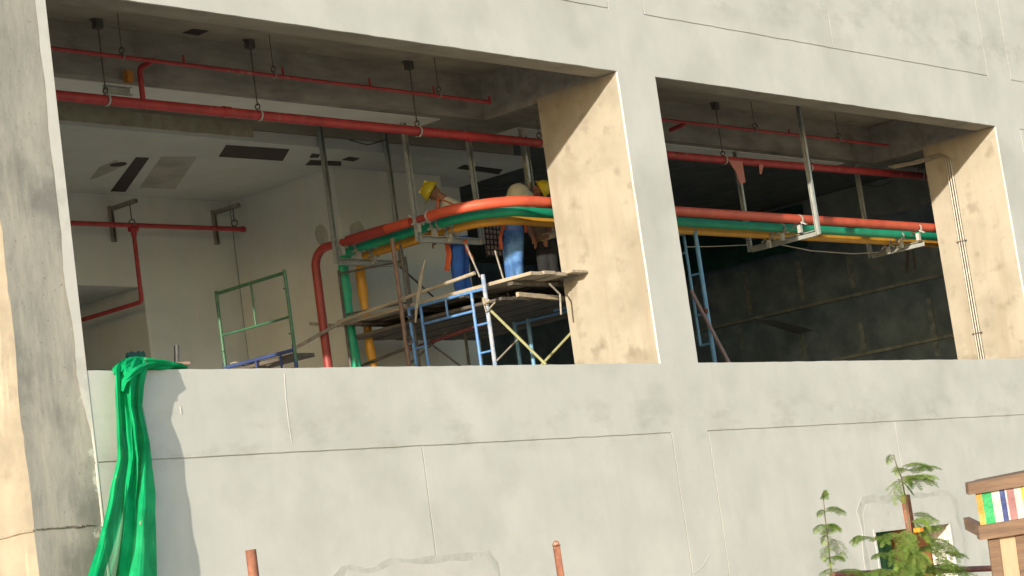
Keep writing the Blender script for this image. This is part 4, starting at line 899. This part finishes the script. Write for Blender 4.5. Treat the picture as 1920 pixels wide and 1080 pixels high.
# ------------------------------------------------------------------ plants
def leaflet_strip(mb, p, d, n_, ln, w0, rnd):
    """one pinna: paired tiny leaflets along a drooping axis"""
    side = d.cross(n_).normalized(); steps = 10; q = p.copy(); dd = d.copy()
    for i in range(steps):
        q2 = q + dd*ln/steps; dd = (dd + V((0,0,-.045))).normalized()
        w_ = w0*(.65 + .5*math.sin(math.pi*(i+.7)/steps)); 
        for sg in (-1, 1):
            tip = q + side*sg*w_ + dd*w_*.5 + n_*rnd.uniform(-.25,.25)*w_; bw = dd*ln/steps*.62; k = len(mb.v)
            mb.v += [q.copy(), q + bw, tip + bw*.4, tip - bw*.2]; mb.face([k, k+1, k+2, k+3])
        q = q2
def feather_leaf(mb, st, p, d, ln, rnd, droop=.12, np_=8):
    d = V(d).normalized(); n_ = V((0,0,1)); n_ = (n_ - d*n_.dot(d)).normalized(); side = d.cross(n_).normalized(); q = V(p); pts = [q.copy()]
    for i in range(np_):
        q = q + d*ln/np_; d = (d + V((0,0,-droop))).normalized(); pts.append(q.copy())
        if i >= 1 or np_ < 5:
            for sg in (-1, 1):
                pd = (d*.75 + side*sg*.8 + V((0,0,rnd.uniform(-.25,.05)))).normalized(); nn = (n_ + side*rnd.uniform(-.3,.3)).normalized()
                leaflet_strip(mb, q, pd, nn, ln*(.50 - .025*i)*rnd.uniform(.9,1.15), .034, rnd)
    leaflet_strip(mb, q, d, n_, ln*.4, .034, rnd)
    st.tube(pts, .0028, 5)
def shrub(label, stem_px, leaves, y, r0, rnd, broad=()):
    P = [at(px, py, y=y) for px, py in stem_px]; base = V((P[0].x, y, GZ)); t_ = thing('leafy_shrub', label, 'shrub', base)
    st = MB(); st.tube([base] + P, [r0*1.3] + [r0*(1-.75*i/len(P)) for i in range(len(P))], 8); lm = MB()
    for (px, py, ang, ln, dy, dr_) in leaves:
        q = at(px, py, y=y); a = math.radians(ang); d = V((math.cos(a)*.9, dy, math.sin(a)))
        feather_leaf(lm, st, q, d, ln*1.15, rnd, dr_)
    st.build('stem', STEM, t_); lm.build('foliage', LEAF, t_, smooth=False); return t_
rnd = random.Random(4)
shrub('slender young shrub with sparse feathery leaves left of the small window', [(1562,1100),(1557,1060),(1552,1010),(1547,970),(1544,935),(1543,928)],
    [(1545,940,100,.10,-.3,.1),(1546,955,15,.24,-.2,.12),(1545,958,160,.15,-.2,.15),(1549,985,20,.16,-.4,.2),(1548,985,165,.22,-.1,.12),(1552,1010,55,.22,.2,.1),(1551,1008,150,.18,-.3,.2),(1553,1025,170,.20,-.2,.2),(1555,1012,10,.30,.1,.25),(1557,1045,165,.20,-.5,.15),(1558,1045,20,.13,-.5,.15),(1560,1072,160,.30,-.3,.1),(1562,1075,15,.4,-.3,.1)], -2.1, .012, rnd)
lv = [(1673,855,160,.16,-.2,.2),(1680,875,170,.13,-.5,.25),(1688,880,25,.38,-.2,.12),(1689,895,8,.36,-.6,.1),(1684,903,172,.34,-.3,.2),(1692,900,80,.14,-.7,.5),(1694,905,-60,.14,-.7,.1),(1690,890,35,.30,.4,.1),(1689,888,18,.42,-.4,.06),(1690,897,15,.40,.1,.12),(1684,900,165,.34,-.6,.25),(1690,903,30,.34,-.8,.1),
      (1706,965,10,.34,-.3,.12),(1705,985,60,.25,-.6,.3),(1702,975,-20,.30,-.7,.2),(1712,990,-10,.36,-.4,.2),(1700,990,190,.42,-.4,.1),(1698,1000,200,.34,-.7,.2),(1735,1015,12,.40,-.3,.15),(1750,1020,8,.40,-.1,.15),(1725,1025,-5,.42,-.6,.2),
      (1690,1020,185,.42,-.3,.1),(1700,1030,250,.32,-.8,.2),(1680,1000,170,.34,-.1,.1),(1690,1045,200,.40,-.6,.1),(1710,1045,-20,.44,-.6,.1),(1740,1050,0,.44,-.4,.1),(1700,1060,180,.5,-.4,.05),(1720,1068,10,.5,-.5,.05),(1670,1050,150,.4,-.2,.1),(1700,1050,90,.3,-.8,.3),
      (1615,1005,165,.16,.0,.2),(1640,1015,150,.30,.1,.1),(1690,1010,100,.2,-.8,.4),(1760,1040,15,.3,-.5,.1),(1665,1070,170,.5,-.3,.05),(1745,1075,5,.5,-.4,.05)]
for i in range(12): lv.append((1690+rnd.uniform(-25,40), 1035+rnd.uniform(-20,60), rnd.choice((rnd.uniform(-30,40), rnd.uniform(140,215))), rnd.uniform(.28,.46), rnd.uniform(-.9,.5), rnd.uniform(.05,.2)))
shrub('dense feathery shrub climbing past the rusty stake in front of the small window', [(1712,1110),(1709,1050),(1704,990),(1697,930),(1690,895),(1681,872),(1675,852)], lv, -2.1, .016, rnd)
P = at(1697, 928, y=-2.0); P2 = at(1718, 1080, y=-2.0)
stk = thing('rusty_stake', 'rusty angle stake standing inside the dense shrub', 'stake', (P.x, P.y, GZ))
mb = MB(); mb.extrude([(-.045,-.045),(.045,-.045),(.045,-.035),(-.035,-.035),(-.035,.045),(-.045,.045)], (P.x, P.y, GZ), P, V((1,0,0)), V((0,1,0))); mb.tube([(P.x+.01, P.y-.01, GZ), (P.x+.01, P.y-.01, P.z-.01)], .034, 10); mb.build('angle_bar', RUST, stk)
q = at(1722, 994, y=-2.25); tag(MB().box((q.x-.04, -2.3, q.z-.025), (q.x+.045, -2.2, q.z+.03)).build('orange_reflector', mat('orange plastic', (.75,.28,.02), rough=.4)), 'small orange plastic piece caught in the dense shrub', 'plastic piece')
# ------------------------------------------------------------------ timber stand at the right edge
DD = 15.0
def cp(px, py, dd=0.): return at(px, py, d=DD+dd)
ts = thing('timber_stand', 'timber stand with striped sheet band and plank sides at the right edge', 'timber stand', V((cp(1880,1080).x, cp(1880,1080).y, GZ)))
def slab4(mb, q, th, mi=0):
    n = len(mb.v); f = [V(p) for p in q]; mb.v += f + [p + CF_*th for p in f]
    mb.face([n,n+1,n+2,n+3][::-1], mi); mb.face([n+4,n+5,n+6,n+7], mi)
    for i in range(4): mb.face([n+i, n+(i+1)%4, n+4+(i+1)%4, n+4+i], mi)
RXT = 2130
def yl(x, x0, y0, s_): return y0 + (x-x0)*s_
mb = MB(); slab4(mb, [cp(1815,907,-.03), cp(RXT, yl(RXT,1815,907,-.195),-.03), cp(RXT, yl(RXT,1815,928,-.165),-.03), cp(1817,928,-.03)], .1); mb.build('top_rail', WOOD, ts)
mb = MB(); slab4(mb, [cp(1834,987,-.03), cp(RXT, yl(RXT,1834,987,-.17),-.03), cp(RXT, yl(RXT,1838,1013,-.15),-.03), cp(1838,1013,-.03)], .1)
slab4(mb, [cp(1834,985,.1), cp(1846,983,.1), cp(1849,1005,.1), cp(1838,1008,.1)], .5); mb.build('lower_rail', WOOD, ts)
sm = [mat('sheet '+n_, c, rough=.6, scale=6, bump=.5) for n_, c in (('ochre',(.55,.30,.06)),('green',(.03,.36,.12)),('white',(.52,.51,.50)),('navy',(.05,.07,.22)),('mauve',(.35,.17,.17)),('yellow',(.65,.42,.05)))]
cuts = [(1829,0),(1840,1),(1858,2),(1873,3),(1883,2),(1886,4),(1900,2),(1913,5),(1918,2),(1940,3),(1950,1),(1975,2),(2000,4),(2030,1),(2060,2),(RXT-10,None)]
mb = MB()
for (xa, mi), (xb, _) in zip(cuts, cuts[1:]):
    top = lambda x: yl(x, 1829, 926, -.165); bot = lambda x: yl(x, 1829, 988, -.165)
    sh = 10; n = 8
    for k in range(n):
        t0, t1 = k/n, (k+1)/n; u = lambda x, t: x + sh*t
        b0 = len(mb.v)
        for (x, t) in ((xa,t0),(xb,t0),(xb,t1),(xa,t1)):
            yy = top(x)*(1-t)+bot(x)*t; mb.v.append(cp(u(x,t), yy, .008+.016*noise.noise(V((x*.06, t*2.5, 3)))))
        mb.face([b0, b0+1, b0+2, b0+3][::-1], mi)
mb.build('striped_sheet', sm, ts)
for i, (xa, xb, m) in enumerate(((1852,1872,WOOD),(1872,1902,WOODL),(1903,1945,WOOD),(1946,2000,WOODL),(2001,2060,WOOD),(2061,2110,WOODL))):
    mb = MB(); ya = yl(xa,1850,1011,-.15)-6; yb = yl(xb,1850,1011,-.15)-6; k = .13; H_ = 420
    slab4(mb, [cp(xa, ya, .02+.012*(i%2)), cp(xb, yb, .02+.012*(i%2)), cp(xb+H_*k, yb+H_, .02+.012*(i%2)), cp(xa+H_*k, ya+H_, .02+.012*(i%2))], .03); mb.build('side_plank', m, ts)
mb = MB(); slab4(mb, [cp(1822,905,.0), cp(RXT, yl(RXT,1822,905,-.195), .0), cp(RXT+20, yl(RXT,1822,897,-.195), .25), cp(1830,900,.25)], .02); mb.build('top_board', WOOD, ts)
# clean helper property
for o in bpy.data.objects:
    if '_o' in o: del o['_o']
